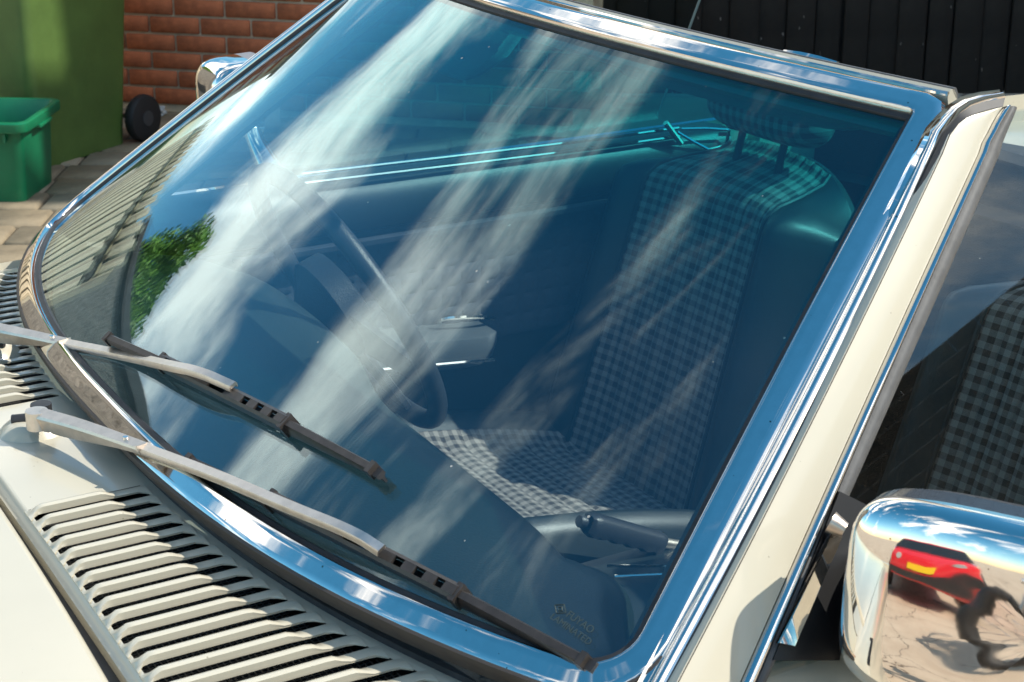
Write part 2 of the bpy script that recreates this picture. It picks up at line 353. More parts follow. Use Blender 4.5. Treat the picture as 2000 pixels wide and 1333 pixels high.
# --- brick wall behind the bins
WA = rad(-14.0); we = np.array([math.cos(WA), math.sin(WA), 0]); wn = np.array([math.sin(WA), -math.cos(WA), 0])   # along, towards the camera
W0 = np.array([-1.397, 7.208, 0])
def wall_hit(px, py): d = ray(px, py); P = CW + d * (((W0 - CW) @ wn) / (d @ wn)); return (P - W0) @ we, P[2]
BRICK = mat('red_brick', (.52, .15, .062), .88, var=(16, .62, 1.22), bump=(90, .5, .004))
MORTAR = mat('mortar', (.72, .58, .41), .95, var=(20, .8, 1.15), bump=(120, .5, .004))
wall = empty('brick_wall', tuple(W0), WA); tag(wall, 'red brick wall with pale mortar joints behind the wheelie bin', 'wall')
MB().box((.40, .11, .95), (2.72, .20, 1.92)).build('mortar_core', MORTAR, wall, smooth=False)
MB().box((.40, .11, 1.945), (2.80, .30, .07)).build('coping', mat('coping', (.30, .27, .23), .9, var=(8, .8, 1.2)), wall, smooth=False)
bmesh_ = cube_mesh('brick', (.215, .102, .065), .004, BRICK)
s_ref, z_ref = wall_hit(291, 49); _, zl = wall_hit(330, 67); zoff = zl % .075
far = MB(); kk = 0; r0 = round((z_ref - zoff - .0375) / .075)
for k in range(-1, 49):
    zc = zoff + .0375 + .075 * k
    if zc < .034 or zc > 1.89: continue
    ph = s_ref + (0 if (k - r0) % 2 == 0 else .1125) + .1125
    s0 = ph + math.floor((-.95 - ph) / .225) * .225
    while s0 < 1.72:
        if s0 > -.88:
            if zc < .98 and -1.05 < s0 < 1.75:
                o = bpy.data.objects.new('brick', bmesh_); col.objects.link(o); o.parent = wall
                o.location = (s0, .051 - random.uniform(.001, .004), zc); o.rotation_euler = (random.uniform(-.006, .006), 0, random.uniform(-.006, .006))
            else: far.box((s0, .051 - random.uniform(.001, .004), zc), (.215, .102, .065))
        s0 += .225
tag(far.build('brick', BRICK, wall, smooth=False), kind='stuff')

# --- black boarded fence on the right
def tar_mat():
    m = mat('tarred_board', (.011, .0095, .0085), .7, var=(5, .5, 2.2), bump=(30, .4, .004)); nt = m.node_tree; N = nt.nodes; L = nt.links; b = N['Principled BSDF']
    src = b.inputs['Base Color'].links[0].from_socket; tc = N.new('ShaderNodeTexCoord'); oi = N.new('ShaderNodeObjectInfo')
    ad = N.new('ShaderNodeVectorMath'); ad.operation = 'ADD'; L.new(tc.outputs['Object'], ad.inputs[0])
    cb = N.new('ShaderNodeCombineXYZ'); ml = N.new('ShaderNodeMath'); ml.operation = 'MULTIPLY'; ml.inputs[1].default_value = 40; L.new(oi.outputs['Random'], ml.inputs[0]); L.new(ml.outputs[0], cb.inputs[1]); L.new(cb.outputs[0], ad.inputs[1])
    mp = N.new('ShaderNodeMapping'); mp.inputs['Scale'].default_value = (60, 60, 17); L.new(ad.outputs[0], mp.inputs[0])
    n = N.new('ShaderNodeTexNoise'); n.inputs['Scale'].default_value = 1; n.inputs['Detail'].default_value = 2; L.new(mp.outputs[0], n.inputs['Vector'])
    g = N.new('ShaderNodeMapRange'); g.inputs['From Min'].default_value = .735; g.inputs['From Max'].default_value = .76; L.new(n.outputs['Fac'], g.inputs['Value'])
    mx = N.new('ShaderNodeMix'); mx.data_type = 'RGBA'; L.new(g.outputs[0], mx.inputs[0]); L.new(src, mx.inputs[6]); mx.inputs[7].default_value = (.30, .27, .25, 1)
    L.new(mx.outputs[2], b.inputs['Base Color']); return m
TAR = tar_mat()
fence = empty('black_fence', (.34, 7.62, 0)); tag(fence, 'tall black tarred board fence behind the car with flaking paint', 'fence')
for i in range(33):
    w = random.uniform(.105, .135)
    o = MB().box((0, 0, 1.1), (w, .022, 2.2)).build('board', TAR, fence, smooth=False); bevel(o, .004, 1)
    o.location = (.06 + i * .122, -.012 * (i % 2) + random.uniform(-.003, .003), 0); o.rotation_euler = (0, random.uniform(-.006, .006), 0)
MB().box((2.0, .022, 1.1), (4.05, .012, 2.19)).build('backing', TAR, fence, smooth=False)
for z in (.35, 1.2, 1.95): MB().box((2.0, .06, z), (4.1, .05, .09)).build('rail', TAR, fence, smooth=False)
MB().box((2.0, 0.01, 2.215), (4.1, .09, .03)).build('capping', TAR, fence, smooth=False)

# --- pale timber fence on the left (mirrored in the far edge of the windscreen)
def timber_mat():
    m = mat('pale_timber', (.46, .40, .29), .8); nt = m.node_tree; N = nt.nodes; L = nt.links; b = N['Principled BSDF']
    tc = N.new('ShaderNodeTexCoord'); oi = N.new('ShaderNodeObjectInfo'); mp = N.new('ShaderNodeMapping'); mp.inputs['Scale'].default_value = (26, 26, 1.6)
    cb = N.new('ShaderNodeCombineXYZ'); ml = N.new('ShaderNodeMath'); ml.operation = 'MULTIPLY'; ml.inputs[1].default_value = 60; L.new(oi.outputs['Random'], ml.inputs[0]); L.new(ml.outputs[0], cb.inputs[0]); L.new(cb.outputs[0], mp.inputs['Location'])
    L.new(tc.outputs['Object'], mp.inputs[0]); n = N.new('ShaderNodeTexNoise'); n.inputs['Scale'].default_value = 1.5; n.inputs['Detail'].default_value = 5; n.inputs['Distortion'].default_value = 1.2; L.new(mp.outputs[0], n.inputs['Vector'])
    r = N.new('ShaderNodeValToRGB'); L.new(n.outputs['Fac'], r.inputs[0]); e = r.color_ramp.elements
    e[0].position = .25; e[0].color = (.34, .27, .18, 1); e[1].position = .65; e[1].color = (.70, .61, .45, 1); L.new(r.outputs[0], b.inputs['Base Color']); return m
TIMBER = timber_mat()
FA, FB = np.array([-3.32, 5.85, 0]), np.array([-5.1, 13.5, 0]); fd = FB - FA; fl = np.linalg.norm(fd)
tf = empty('timber_fence', tuple(FA), math.atan2(fd[1], fd[0])); tag(tf, 'pale vertical board fence mirrored along the far edge of the windscreen', 'fence')
nb = 32
for i in range(nb):
    w = fl / nb - .032
    o = MB().box((0, 0, .96), (w, .02, 1.92)).build('board', TIMBER, tf, smooth=False); bevel(o, .004, 1); o.location = ((i + .5) * fl / nb, -.04 * (i % 2), 0)
    o = MB().box((0, 0, .105), (w, .02, .21)).build('board', TIMBER, tf, smooth=False); bevel(o, .004, 1); o.location = ((i + .5) * fl / nb, -.012 - .04 * (i % 2), 2.03)
MB().box((fl / 2, .03, 1.1), (fl, .012, 2.2)).build('backing', mat('shade_timber', (.07, .06, .045), .8), tf, smooth=False)  # dark colour deepens the shade in the gaps between boards
MB().box((fl / 2, .0, 1.975), (fl, .03, .09)).build('rail', mat('shade_timber', (.07, .06, .045), .8), tf, smooth=False)  # dark colour stands in for the shadow band between lower and upper boards
MB().box((fl / 2, -.018, 2.032), (fl, .02, .02)).build('batten', mat('yellow_timber', (.55, .47, .27), .8), tf, smooth=False)
for xx in (.02, fl / 4, fl / 2, fl * .75, fl - .02): MB().box((xx, .06, 1.1), (.09, .09, 2.2)).build('post', TIMBER, tf, smooth=False)

# --- pebble-dashed garage beyond it and a tree behind that
PEB = mat('pebbledash', (.27, .25, .22), .95, var=(11, .45, 1.5), bump=(40, 1.0, .05))
gar = empty('pebbledash_garage', (-4.7, 5.2, 0), rad(16)); tag(gar, 'grey pebbledashed garage wall mirrored beside the tree in the windscreen', 'garage')
MB().box((-.8, 3.4, 1.72), (1.6, 6.8, 3.44)).build('wall', PEB, gar, smooth=False)
MB().box((-.8, 3.4, 3.48), (1.7, 6.9, .08)).build('roof_slab', mat('felt', (.09, .085, .08), .9, var=(6, .7, 1.3)), gar, smooth=False)

# --- unseen brick house, added beyond the black fence to shade the bin corner
BRICKF = mat('house_brick', (.25, .09, .055), .9, var=(3, .8, 1.2), bump=(14, .3, .01)); TILE = mat('roof_tile', (.20, .165, .135), .85, var=(5, .6, 1.35), bump=(60, .4, .004))
WPAINT = mat('white_paint', (.7, .7, .68), .5); PANE = mat('house_pane', (.03, .035, .04), .05)
def gable_house(name, label, base, size, rise, brick, axis, win=True):
    h = empty(name, base); tag(h, label, 'house'); w, d, z = size
    MB().box((0, 0, z / 2), (w, d, z)).build('wall', brick, h, smooth=False)
    n = max(10, int(((w if axis == 'y' else d) / 2 + .3) / .20)); mb = MB(); rdg = (d if axis == 'y' else w)
    half = (w if axis == 'y' else d) / 2 + .3; ln = rdg + .5; sl = math.atan2(rise, half); L_ = math.hypot(half, rise) / n
    for sg in (-1, 1):
        for k in range(n):                       # courses of overlapping tiles
            t = (k + .5) / n; c = (sg * half * (1 - t), z - .15 + rise * t + .02 + .012)
            m_ = int(ln / .26)
            for q in range(m_):
                y_ = -ln / 2 + (q + .5 + (.25 if k % 2 else -.25)) * ln / m_
                R = np.array([[math.cos(sl + .07), 0, -sg * math.sin(sl + .07) * 1], [0, 1, 0], [sg * math.sin(sl + .07), 0, math.cos(sl + .07)]])
                cc = np.array([c[0], y_, c[1]]); sz = (L_ * 1.12, ln / m_ - .006, .018)
                if axis == 'y': mb.box(cc, sz, R)
                else:
                    Z = rotz(math.pi / 2); mb.box(Z @ cc, sz, Z @ R)
    tag(mb.build('roof_tiles', TILE, h, smooth=False), kind='stuff')
    tri = MB()
    for e in (-1, 1):
        p = [(-half + .3, e * rdg / 2, z), (half - .3, e * rdg / 2, z), (0, e * rdg / 2, z - .15 + rise)]
        if axis != 'y': p = [(-b_, a_, c_) for a_, b_, c_ in p]
        q_ = [tuple(np.array(c_) + (np.array([0, -e * .1, 0]) if axis == 'y' else np.array([e * .1, 0, 0]))) for c_ in p]
        MB().add(p + q_, [(0, 1, 2), (3, 5, 4), (0, 3, 4, 1), (1, 4, 5, 2), (2, 5, 3, 0)]).build('gable', brick, h, smooth=False)
    return h
hs_ = gable_house('shade_house', 'unseen tall red brick house added beyond the black fence to shade the bins', (7.7, 8.25, 0), (6.0, 5.4, 6.6), 2.0, BRICKF, 'x')
for xx in (-1.8, 0, 1.8):
    for zz in (1.5, 4.3):
        wd = MB().box((xx, -2.72, zz), (1.0, .08, 1.25)).build('window', WPAINT, hs_, smooth=False)
        for e in (-.24, .24): MB().box((xx + e, -2.765, zz), (.42, .012, 1.12)).build('pane', PANE, wd, smooth=False)
ob = gable_house('tiled_outbuilding', 'low building with a brown tiled roof mirrored in the side window', (11.4, -2.0, 0), (5.0, 9.0, 2.9), 2.8, mat('render', (.55, .5, .42), .9, var=(3, .85, 1.1)), 'y')
for yy in (-2.5, 0.5): MB().box((-2.53, yy, 1.05), (.08, .95, 2.1)).build('door', mat('door_brown', (.12, .07, .04), .5), ob, smooth=False)

LEAF = mat('leaf', (.15, .29, .028), .5, var=(6, .6, 1.5)); BARK = mat('bark', (.10, .075, .05), .9, bump=(30, .8, .02))
LEAF.node_tree.nodes['Principled BSDF'].inputs['Subsurface Weight'].default_value = 0.0
def tree(name, base, h, rx, rz, n, label):
    t = empty(name, base); tag(t, label, 'tree')
    mb = MB(); top = np.array([.1, .05, h - rz * 1.1])
    mb.tube(resample([(0, 0, 0), (.05, -.04, h * .3), tuple(top), (.05, 0, h - rz * .5)], 10), np.linspace(.13, .03, 10), 9)
    for k in range(9):
        a = k * 2.4; st = np.array([.05, 0, h - rz * (2.0 - .12 * k)]); en = st + np.array([math.cos(a) * rx * .75, math.sin(a) * rx * .75, rz * .5])
        mb.tube(resample([st, (st + en) / 2 + (0, 0, .1), en], 6), np.linspace(.045, .012, 6), 6)
    mb.build('trunk', BARK, t)
    V = []; Fc = []
    cl = []
    for k in range(46):
        d = rng.normal(size=3); d /= np.linalg.norm(d); r = rng.uniform(.35, 1.0) ** .6
        cl.append((np.array([d[0] * rx * r, d[1] * rx * r, h - rz + d[2] * rz * r]), rng.uniform(.22, .42) * rx))
    for k in range(n):
        c, rr = cl[rng.integers(len(cl))]; d = rng.normal(size=3); d /= np.linalg.norm(d); p = c + d * rr * rng.uniform(.5, 1.05)
        nn = d + rng.normal(size=3) * .7 + np.array([0, 0, .4]); B = basis(rng.normal(size=3), nn / np.linalg.norm(nn)); sz = rng.uniform(.06, .11)
        b = len(V); V += [p - B[:, 0] * sz, p + B[:, 1] * sz * .5, p + B[:, 0] * sz, p - B[:, 1] * sz * .5]; Fc.append((b, b + 1, b + 2, b + 3))
    new_obj('crown', V, Fc, LEAF, t, smooth=False)
    return t
tree('garden_tree', (-8.7, 11.8, 0), 6.05, 1.1, 1.5, 17000, 'round green tree mirrored at the left of the windscreen')

# --- things by the wall
GREEN = mat('bin_green', (.085, .15, .036), .42, var=(5, .82, 1.2), bump=(200, .1, .002))
GREEN2 = mat('box_green', (.006, .17, .075), .35, var=(6, .85, 1.15))
TYRE = mat('tyre_black', (.014, .014, .015), .6, bump=(80, .2, .003))
def rrect(w, d, r, n=5):
    P = []
    for cx, cy, a0 in ((w / 2 - r, d / 2 - r, 0), (-w / 2 + r, d / 2 - r, 90), (-w / 2 + r, -d / 2 + r, 180), (w / 2 - r, -d / 2 + r, 270)):
        for k in range(n): a = rad(a0 + 90 * k / (n - 1)); P.append((cx + r * math.cos(a), cy + r * math.sin(a)))
    return P
def loft(rings, caps=(True, True)):
    mb = MB(); k = len(rings[0]); mb.grid(lambda i, j: rings[i][j], len(rings), k, closev=True)
    if caps[0]: mb.f.append(tuple(range(k)))
    if caps[1]: mb.f.append(tuple((len(rings) - 1) * k + j for j in range(k)))
    return mb
def ringz(w, d, r, z, ox=0, oy=0): return [(x + ox, y + oy, z) for x, y in rrect(w, d, r)]
d1 = np.array([.473, .881]); mid = np.array([-1.74, 6.24])
binc = mid + d1 * .25 + np.array([-.881, .473]) * .24
wb = empty('wheelie_bin', (binc[0], binc[1], 0), math.atan2(-.473, .881)); tag(wb, 'tall dull green wheelie bin standing by the brick wall', 'bin')
loft([ringz(.47, .49, .03, .0), ringz(.475, .495, .035, .02), ringz(.50, .56, .04, .5, 0, .02), ringz(.535, .63, .045, .96, 0, .04)]).build('body', GREEN, wb)
loft([ringz(.575, .67, .05, .95, 0, .04), ringz(.58, .675, .05, 1.0, 0, .04)]).build('rim', GREEN, wb)
loft([ringz(.59, .70, .05, 1.004, 0, .03), ringz(.59, .70, .05, 1.02, 0, .03), ringz(.5, .58, .06, 1.065, 0, .02), ringz(.3, .4, .06, 1.08, 0, .02)]).build('lid', GREEN, wb)
MB().tube([(-.2, .42, .98), (-.2, .47, .97), (.2, .47, .97), (.2, .42, .98)], .014, 8).build('handle', GREEN, wb)
MB().tube([(-.26, .31, .092), (.28, .31, .092)], .01, 8).build('axle', mat('axle_steel', (.2, .2, .2), .4, 1.), wb)
for sx in (-.265, .275):
    prof = [(.03, -.026), (.07, -.024), (.086, -.02), (.092, -.01), (.092, .01), (.086, .02), (.07, .024), (.03, .026), (.025, .012), (.025, -.012)]
    fr = [(np.array([sx, .31, .093]), np.array([0, math.cos(a), math.sin(a)]), np.array([1., 0, 0])) for a in np.linspace(0, 2 * math.pi, 28, endpoint=False)]
    wo = MB().sweep(fr, prof, closed=True).build('wheel', TYRE, wb)
    MB().tube([(sx - .02, .31, .093), (sx + .028, .31, .093)], [.045, .03], 14).build('hub', mat('hub_grey', (.05, .05, .052), .5), wo)

bx = empty('recycling_box', (-1.865, 5.97, 0), rad(-4)); tag(bx, 'open emerald green recycling box in front of the wheelie bin', 'box')
R_ = []
for w, d, r, z in ((.40, .31, .03, 0.0), (.405, .315, .03, .01), (.435, .345, .035, .255), (.438, .348, .035, .26), (.485, .405, .04, .257), (.49, .41, .04, .262), (.49, .41, .04, .288), (.482, .402, .04, .292), (.455, .365, .035, .292), (.448, .358, .035, .282), (.425, .335, .035, .25), (.39, .30, .03, .012)):
    R_.append(ringz(w, d, r, z))
loft(R_).build('body', GREEN2, bx)
for sx in (-1, 1): o = MB().box((sx * .235, 0, .252), (.03, .13, .012)).build('hand_grip', GREEN2, bx); bevel(o, .004, 2)
for k in range(-3, 4): MB().box((k * .055, -.186, .238), (.008, .016, .03)).build('rib', GREEN2, bx)

P = wall_hit(251, 150); P2 = wall_hit(256, 225)
yb = empty('yellow_lath', tuple(W0 + we * P2[0] + wn * .30)); tag(yb, 'thin yellow lath leaning between the wheelie bin and the brick wall', 'lath')
o = MB().box((0, 0, 0), (.042, .012, .62), basis((1, 0, .14))).build('lath', mat('yellow_paint', (.62, .36, .012), .5, var=(10, .8, 1.1)), yb, smooth=False); o.location = (-.07, .06, .31); bevel(o, .002, 1)
# crumpled white bag at the foot of the wall
bm = bmesh.new(); bmesh.ops.create_icosphere(bm, subdivisions=3, radius=1)
for v in bm.verts:
    k = 1 + .45 * math.sin(7 * v.co.x + 3) * math.sin(9 * v.co.y + 1) * math.sin(8 * v.co.z) + random.uniform(-.12, .12)
    v.co = Vector((v.co.x * .055 * k, v.co.y * .035 * k, max(-.024, v.co.z * .026 * k)))
me = bpy.data.meshes.new('plastic_bag'); bm.to_mesh(me); bm.free(); me.materials.append(mat('white_plastic', (.55, .55, .54), .4))
o = bpy.data.objects.new('plastic_bag', me); col.objects.link(o); s_, _ = wall_hit(318, 215); o.location = tuple(W0 + we * s_ + wn * .10 + np.array([0, 0, .026])); tag(o, 'small crumpled white plastic bag at the foot of the brick wall', 'bag')

# ================================================================== THE CAR
car = empty('car', (CAR_X, CAR_Y, 0), rad(CAR_A))
tag(car, 'cream open-topped classic car with chrome windscreen frame, wipers and checked seats', 'car')

# ---------------- windscreen glass
def glass_fn(off): return lambda i, j: W(-1.025 + 2.05 * i / 56, -.03 + 1.055 * j / 28) + WN(max(-1, min(1, -1.025 + 2.05 * i / 56)), .5) * off
gm = MB(); uvf = lambda i, j: (i / 56, -.03 + 1.055 * j / 28)
gm.grid(glass_fn(0), 57, 29, uvfn=uvf); gm.grid(glass_fn(-.005), 57, 29, uvfn=uvf)
windscreen = gm.build('windscreen', GLASS, car, auto=80)

# ---------------- chrome frame round the glass
def frame_loop():
    out = []
    def corner(cs, ct, r, a0):
        hw = lerp(.714, .53, ct); rs, rt = r / hw, r / .56
        sx = 1 if cs > 0 else -1; sy = 1 if ct > .5 else -1
        k = 9 if r > .02 else 3
        for q in range(k):
            a = rad(a0 + 90 * q / (k - 1)); out.append((cs - sx * rs + rs * math.cos(a), ct - sy * rt + rt * math.sin(a)))
    for s in np.linspace(-.92, .9, 46): out.append((s, 0))
    corner(1, 0, .055, -90)
    for t in np.linspace(.13, .96, 18): out.append((1, t))
    corner(1, 1, .008, 0)
    for s in np.linspace(.97, -.97, 46): out.append((s, 1))
    corner(-1, 1, .003, 90)
    for t in np.linspace(.97, .10, 22): out.append((-1, t))
    corner(-1, 0, .036, 180)
    return out
FL = frame_loop()
FP = [W(s, t) for s, t in FL]; FN = [WN(s, min(1, max(0, t))) for s, t in FL]
def frame_vecs():
    n = len(FP); fr = []
    for i in range(n):
        a = FP[i] - FP[i - 1]; b = FP[(i + 1) % n] - FP[i]
        oa = np.cross(a, FN[i]); oa /= np.linalg.norm(oa); ob = np.cross(b, FN[i]); ob /= np.linalg.norm(ob)
        o = oa + ob; o /= np.linalg.norm(o); o = o / max(.5, o @ oa)
        fr.append((FP[i], o, FN[i]))
    return fr
FR = frame_vecs()
if (FR[20][1][0]) > 0: FR = [(p, -o, n) for p, o, n in FR]
trim = [(.001, .001), (.0015, .0065), (.0035, .0092), (.0065, .0098), (.011, .0092), (.020, .0078), (.0245, .0072), (.0275, .0055), (.0298, .0012), (.0285, -.0015), (.022, -.008), (.002, -.008)]
frame = MB().sweep(FR, trim, closed=True).build('windscreen_frame', CHROME, car, auto=32)
MB().sweep(FR, [(-.0045, .0005), (-.0035, .0025), (.0015, .003), (.0015, -.004), (-.0045, -.004)], closed=True).build('rubber_seal', RUBBER, frame)

MB().sweep([FR[i] for i in range(-8, 50)], [(.0258, .0074), (.0285, .0074), (.0318, .003), (.0322, -.012), (.026, -.008)]).build('edge_rubber', mat('edge_brown', (.05, .04, .033), .5), frame)

# ---------------- header rail above the glass, and its inner side
ht = []
for s in np.linspace(-1.035, 1.0, 52):
    P = W(s, 1); n = WN(s, .98); d = W(s + .001, 1) - W(s - .001, 1); o = np.cross(n, d); o /= np.linalg.norm(o); o = o if o[2] > 0 else -o
    ht.append((P, o, n))
header = MB().sweep(ht, [(.029, .001), (.0315, .0052), (.0365, .0056), (.0405, .002), (.042, -.006), (.040, -.018), (.022, -.034), (.0, -.032), (-.006, -.018), (.004, -.012), (.026, -.010)]).build('header_rail', CREAM, car)
MB().sweep(ht, [(.0298, .0035), (.0305, .0066), (.0322, .0070), (.0335, .0058), (.033, .0040)]).build('chrome_bead', CHROME, header)
MB().sweep(ht, [(.0385, .0030), (.0405, .0036), (.0440, .0005), (.0445, -.008), (.040, -.010)]).build('weather_strip', SEALGREY, header)
MB().sweep([ht[i] for i in range(6, 10)], lambda i: [(.040, -.003), (.041, .000 + .0025 * math.sin(math.pi * i / 3)), (.046, .000 + .0025 * math.sin(math.pi * i / 3)), (.049, -.004)]).build('latch_plate', CHROME, header)
# ---------------- near pillar: chrome strip, groove, painted face, gutter chrome, rubber, all running up to the header corner
def orow(t): 
    k = np.array([W(-1, t + .01) - W(-1, t - .01)])[0]; n = WN(-1, t); o = np.cross(k, n); o /= np.linalg.norm(o); return o if o[1] < 0 else -o
pd = W(-1, 1) - W(-1, 0); SN = np.cross((1, 0, 0), pd); SN /= np.linalg.norm(SN); SN = SN if SN[1] < 0 else -SN
S0 = W(-1, .5) + orow(.5) * .062
WNn = WN(-1, .5)
ROWS = np.array([1420, 1333, 1215, 1100, 1000, 900, 780, 665, 550, 430, 365, 300.])
KN = {'b1': ([1333, 1100, 900, 665, 430, 300], [1246, 1369, 1480, 1601, 1720, 1783]),
      'b2': ([1333, 1100, 900, 665, 430, 300], [1300, 1428, 1526, 1647, 1762, 1823]),
      'b3': ([1333, 1100, 900, 665, 430, 300], [1321, 1444, 1544, 1663, 1777, 1838]),
      'b4': ([1333, 1100, 900, 665, 430, 300], [1447, 1546, 1635, 1744, 1857, 1906]),
      'b5': ([1333, 1100, 900, 665, 430, 300], [1477, 1572, 1659, 1762, 1872, 1921]),
      'b6': ([1333, 1100, 900, 665, 430, 300], [1500, 1602, 1692, 1796, 1903, 1953])}
TOPX = {'b1': [(1808, 250), (1829, 226), (1853, 204), (1878, 189), (1913, 180), (1952, 175)],
        'b2': [(1842, 262), (1861, 238), (1876, 220), (1897, 206), (1926, 197), (1964, 190)],
        'b3': [(1853, 263), (1870, 241), (1886, 229), (1908, 221), (1932, 214), (1957, 209)],
        'b4': [(1917, 280), (1927, 262), (1936, 244), (1944, 230), (1952, 218), (1958, 210)],
        'b5': [(1932, 280), (1942, 262), (1951, 244), (1959, 230), (1966, 218), (1971, 208)],
        'b6': [(1961, 280), (1968, 262), (1975, 245), (1981, 232), (1985, 222), (1989, 212)]}
def edge(name):
    y, xx = KN[name]; c = np.polyfit(np.array(y) - 800., xx, 2)
    pts = [(np.polyval(c, r - 800.), r) for r in ROWS] + TOPX[name]; out = []; n = len(pts)
    for i, (a, b) in enumerate(pts):
        sp_ = at_plane(a, b, S0, SN)
        if name in ('b1', 'b2'):
            wp = at_plane(a, b, W(-1, .5) + WNn * .005, WNn); w = sm(8, 15, i); sp_ = wp * (1 - w) + sp_ * w
        out.append(sp_)
    return np.array(out)
E_ = {k: edge(k) for k in KN}
def strip(name, A, B, m, bulge, parent, depth=.012, nrm=None, nx=7):
    """solid strip between two edge lines, its face bulging along nrm and with a body depth behind it"""
    nrm = SN if nrm is None else nrm; mb = MB(); n = len(A)
    def fn(i, j):
        if j < nx:
            t = j / (nx - 1); return A[i] * (1 - t) + B[i] * t + nrm * (bulge * 4 * t * (1 - t) if not callable(bulge) else bulge(t))
        return (B[i] if j == nx else A[i]) - nrm * depth
    mb.grid(fn, n, nx + 2, closev=True); mb.f.append(tuple(range(nx + 2))); mb.f.append(tuple((n - 1) * (nx + 2) + q for q in range(nx + 2)))
    return mb.build(name, m, parent, auto=50)
nmix = WNn * .75 + SN * .55; nmix /= np.linalg.norm(nmix)
pillar = strip('windscreen_pillar', E_['b3'], E_['b4'], CREAM, .0010, car, .03)
strip('pillar_chrome', E_['b1'], E_['b2'] * 1.0, CHROME, lambda t: -.002 * math.sin(math.pi * min(1, t / .45)) if t < .45 else .0028 * math.sin(math.pi * (t - .45) / .55), pillar, .0015, WNn, 13)
strip('groove_rubber', E_['b2'] + (E_['b1'] - E_['b2']) * .03 - nmix * .0005, E_['b3'] + (E_['b4'] - E_['b3']) * .02 + SN * .0015, RUBBER, 0, pillar, .02, nmix)
strip('gutter_chrome', E_['b4'] + (E_['b5'] - E_['b4']) * .05, E_['b5'], CHROME, .006, pillar, .012)
strip('door_seal', E_['b5'] + (E_['b6'] - E_['b5']) * .04 + SN * .001, E_['b6'] - SN * .002, SEALGREY, .003, pillar, .015)
# far pillar: the same pieces mirrored across the car
def mirror(o, parent):
    me = o.data.copy()
    for v in me.vertices: v.co.y = -v.co.y
    for v in me.vertices: v.co += Vector((.02, -.040, -.012))
    me.flip_normals(); c = bpy.data.objects.new(o.name.split('.')[0], me); col.objects.link(c); c.parent = parent; return c
fpil = mirror(pillar, car)
for c in list(pillar.children):
    if c.name.split('.')[0] in ('gutter_chrome', 'door_seal'): mirror(c, fpil)
# inner pillar trims
for sgn in (-1, 1):
    fr = [(W(sgn, t) - WN(sgn, t) * .012, np.array([0, sgn, 0.]), np.array([.6, 0, -.8])) for t in np.linspace(-.02, 1.0, 14)]
    MB().sweep(fr, [(-.018, 0), (-.012, .03), (.03, .05), (.05, .02), (.03, -.004)]).build('inner_pillar', VINYL, car)

# ---------------- door glass and doors
def side_v(z): return S0[1] - (SN[2] / SN[1]) * (z - S0[2])
def door(sgn, front, rear_line):
    root = empty('door', parent=car)
    n = len(front); gl = MB()
    for off in (0., -.005):
        gl.grid(lambda i, j: np.array([lerp(front[i][0], rear_line(front[i][2]), j / 14), (side_v(front[i][2]) + .018 + off * -1) * (1 if sgn < 0 else -1), front[i][2]]), n, 15)
    gl.build('window_glass', SIDEGLASS, root, auto=80)
    return root
fr_near = [p for p in resample(E_['b6'][1:] + (E_['b6'][1:] - E_['b5'][1:]) * -.2 - SN * .016, 18)]
near_door = door(-1, fr_near, lambda z: 1.18 + (z - .95) * .25)
zf = np.linspace(.955, 1.335, 16)
g0 = at_v(1331, 250, .60); g1 = at_v(1410, 0, .50)
far_front = [np.array([lerp(.10, .52, (z - .955) / .38), 0, z]) for z in zf]
far_door = door(1, far_front, lambda z: lerp(g0[0] + .05, g1[0] + .05, (z - g0[2]) / (g1[2] - g0[2])))
rear_far = lambda z: lerp(g0[0] + .05, g1[0] + .05, (z - g0[2]) / (g1[2] - g0[2]))
MB().tube([np.array([rear_far(z), -(side_v(z) + .018), z]) for z in np.linspace(.96, 1.335, 10)], .0022, 6).build('glass_edge', mat('glass_edge', (.55, .62, .6), .25), far_door)
def skin(sgn):
    prof = [(.742, .935), (.752, .932), (.775, .915), (.800, .885), (.815, .84), (.828, .70), (.83, .55), (.815, .40), (.79, .28), (.76, .27), (.74, .40), (.72, .93)]
    fr = [(np.array([u, 0, 0.]), np.array([0, sgn, 0.]), np.array([0, 0, 1.])) for u in np.linspace(.06, 1.22, 24)]
    return fr, prof
for sgn, root in ((-1, near_door), (1, far_door)):
    fr, prof = skin(sgn); MB().sweep(fr, prof).build('door_skin', CREAM, root)
    MB().sweep([(np.array([u, sgn * .738, .938]), np.array([0, sgn, 0.]), np.array([0, 0, 1.])) for u in np.linspace(.04, 1.22, 12)], [(-.008, -.004), (-.006, .004), (.004, .006), (.010, .002), (.010, -.005)]).build('belt_chrome', CHROME, root)
    o = MB().box((1.02, sgn * .832, .80), (.16, .014, .022)).build('outer_handle', CHROME, root); bevel(o, .006, 3)
# inside of the far door: padded top roll, bright rails, checked panel, armrest
ru, re = .14, 1.03
def railpt(px, py): return at_v(px, py, .615)
rp = [railpt(590, 340), railpt(760, 320), railpt(960, 297), railpt(1150, 274), railpt(1325, 250)]
for k, dz in ((0, 0.), (1, -.013)):
    MB().tube(smoothline([p + np.array([0, -.004 * k, dz]) for p in rp], 24, 2), .0032, 8).build('bright_rail', CHROME, far_door)
fr = [(np.array([u, .63, .955]), np.array([0, -1., 0]), np.array([0, 0, 1.])) for u in np.linspace(.10, 1.10, 30)]
MB().sweep(fr, [(-.06, .0), (.0, .004), (.012, -.004), (.024, -.022), (.028, -.045), (.022, -.066), (.006, -.078), (-.06, -.08)]).build('top_roll', VINYL, far_door)
MB().sweep([(np.array([u, .635, .0]), np.array([0, -1., 0]), np.array([0, 0, 1.])) for u in np.linspace(.10, 1.12, 12)], [(0, .875), (.004, .60), (.012, .30), (-.05, .28), (-.05, .88)]).build('inner_panel', VINYL, far_door)
pan = MB()
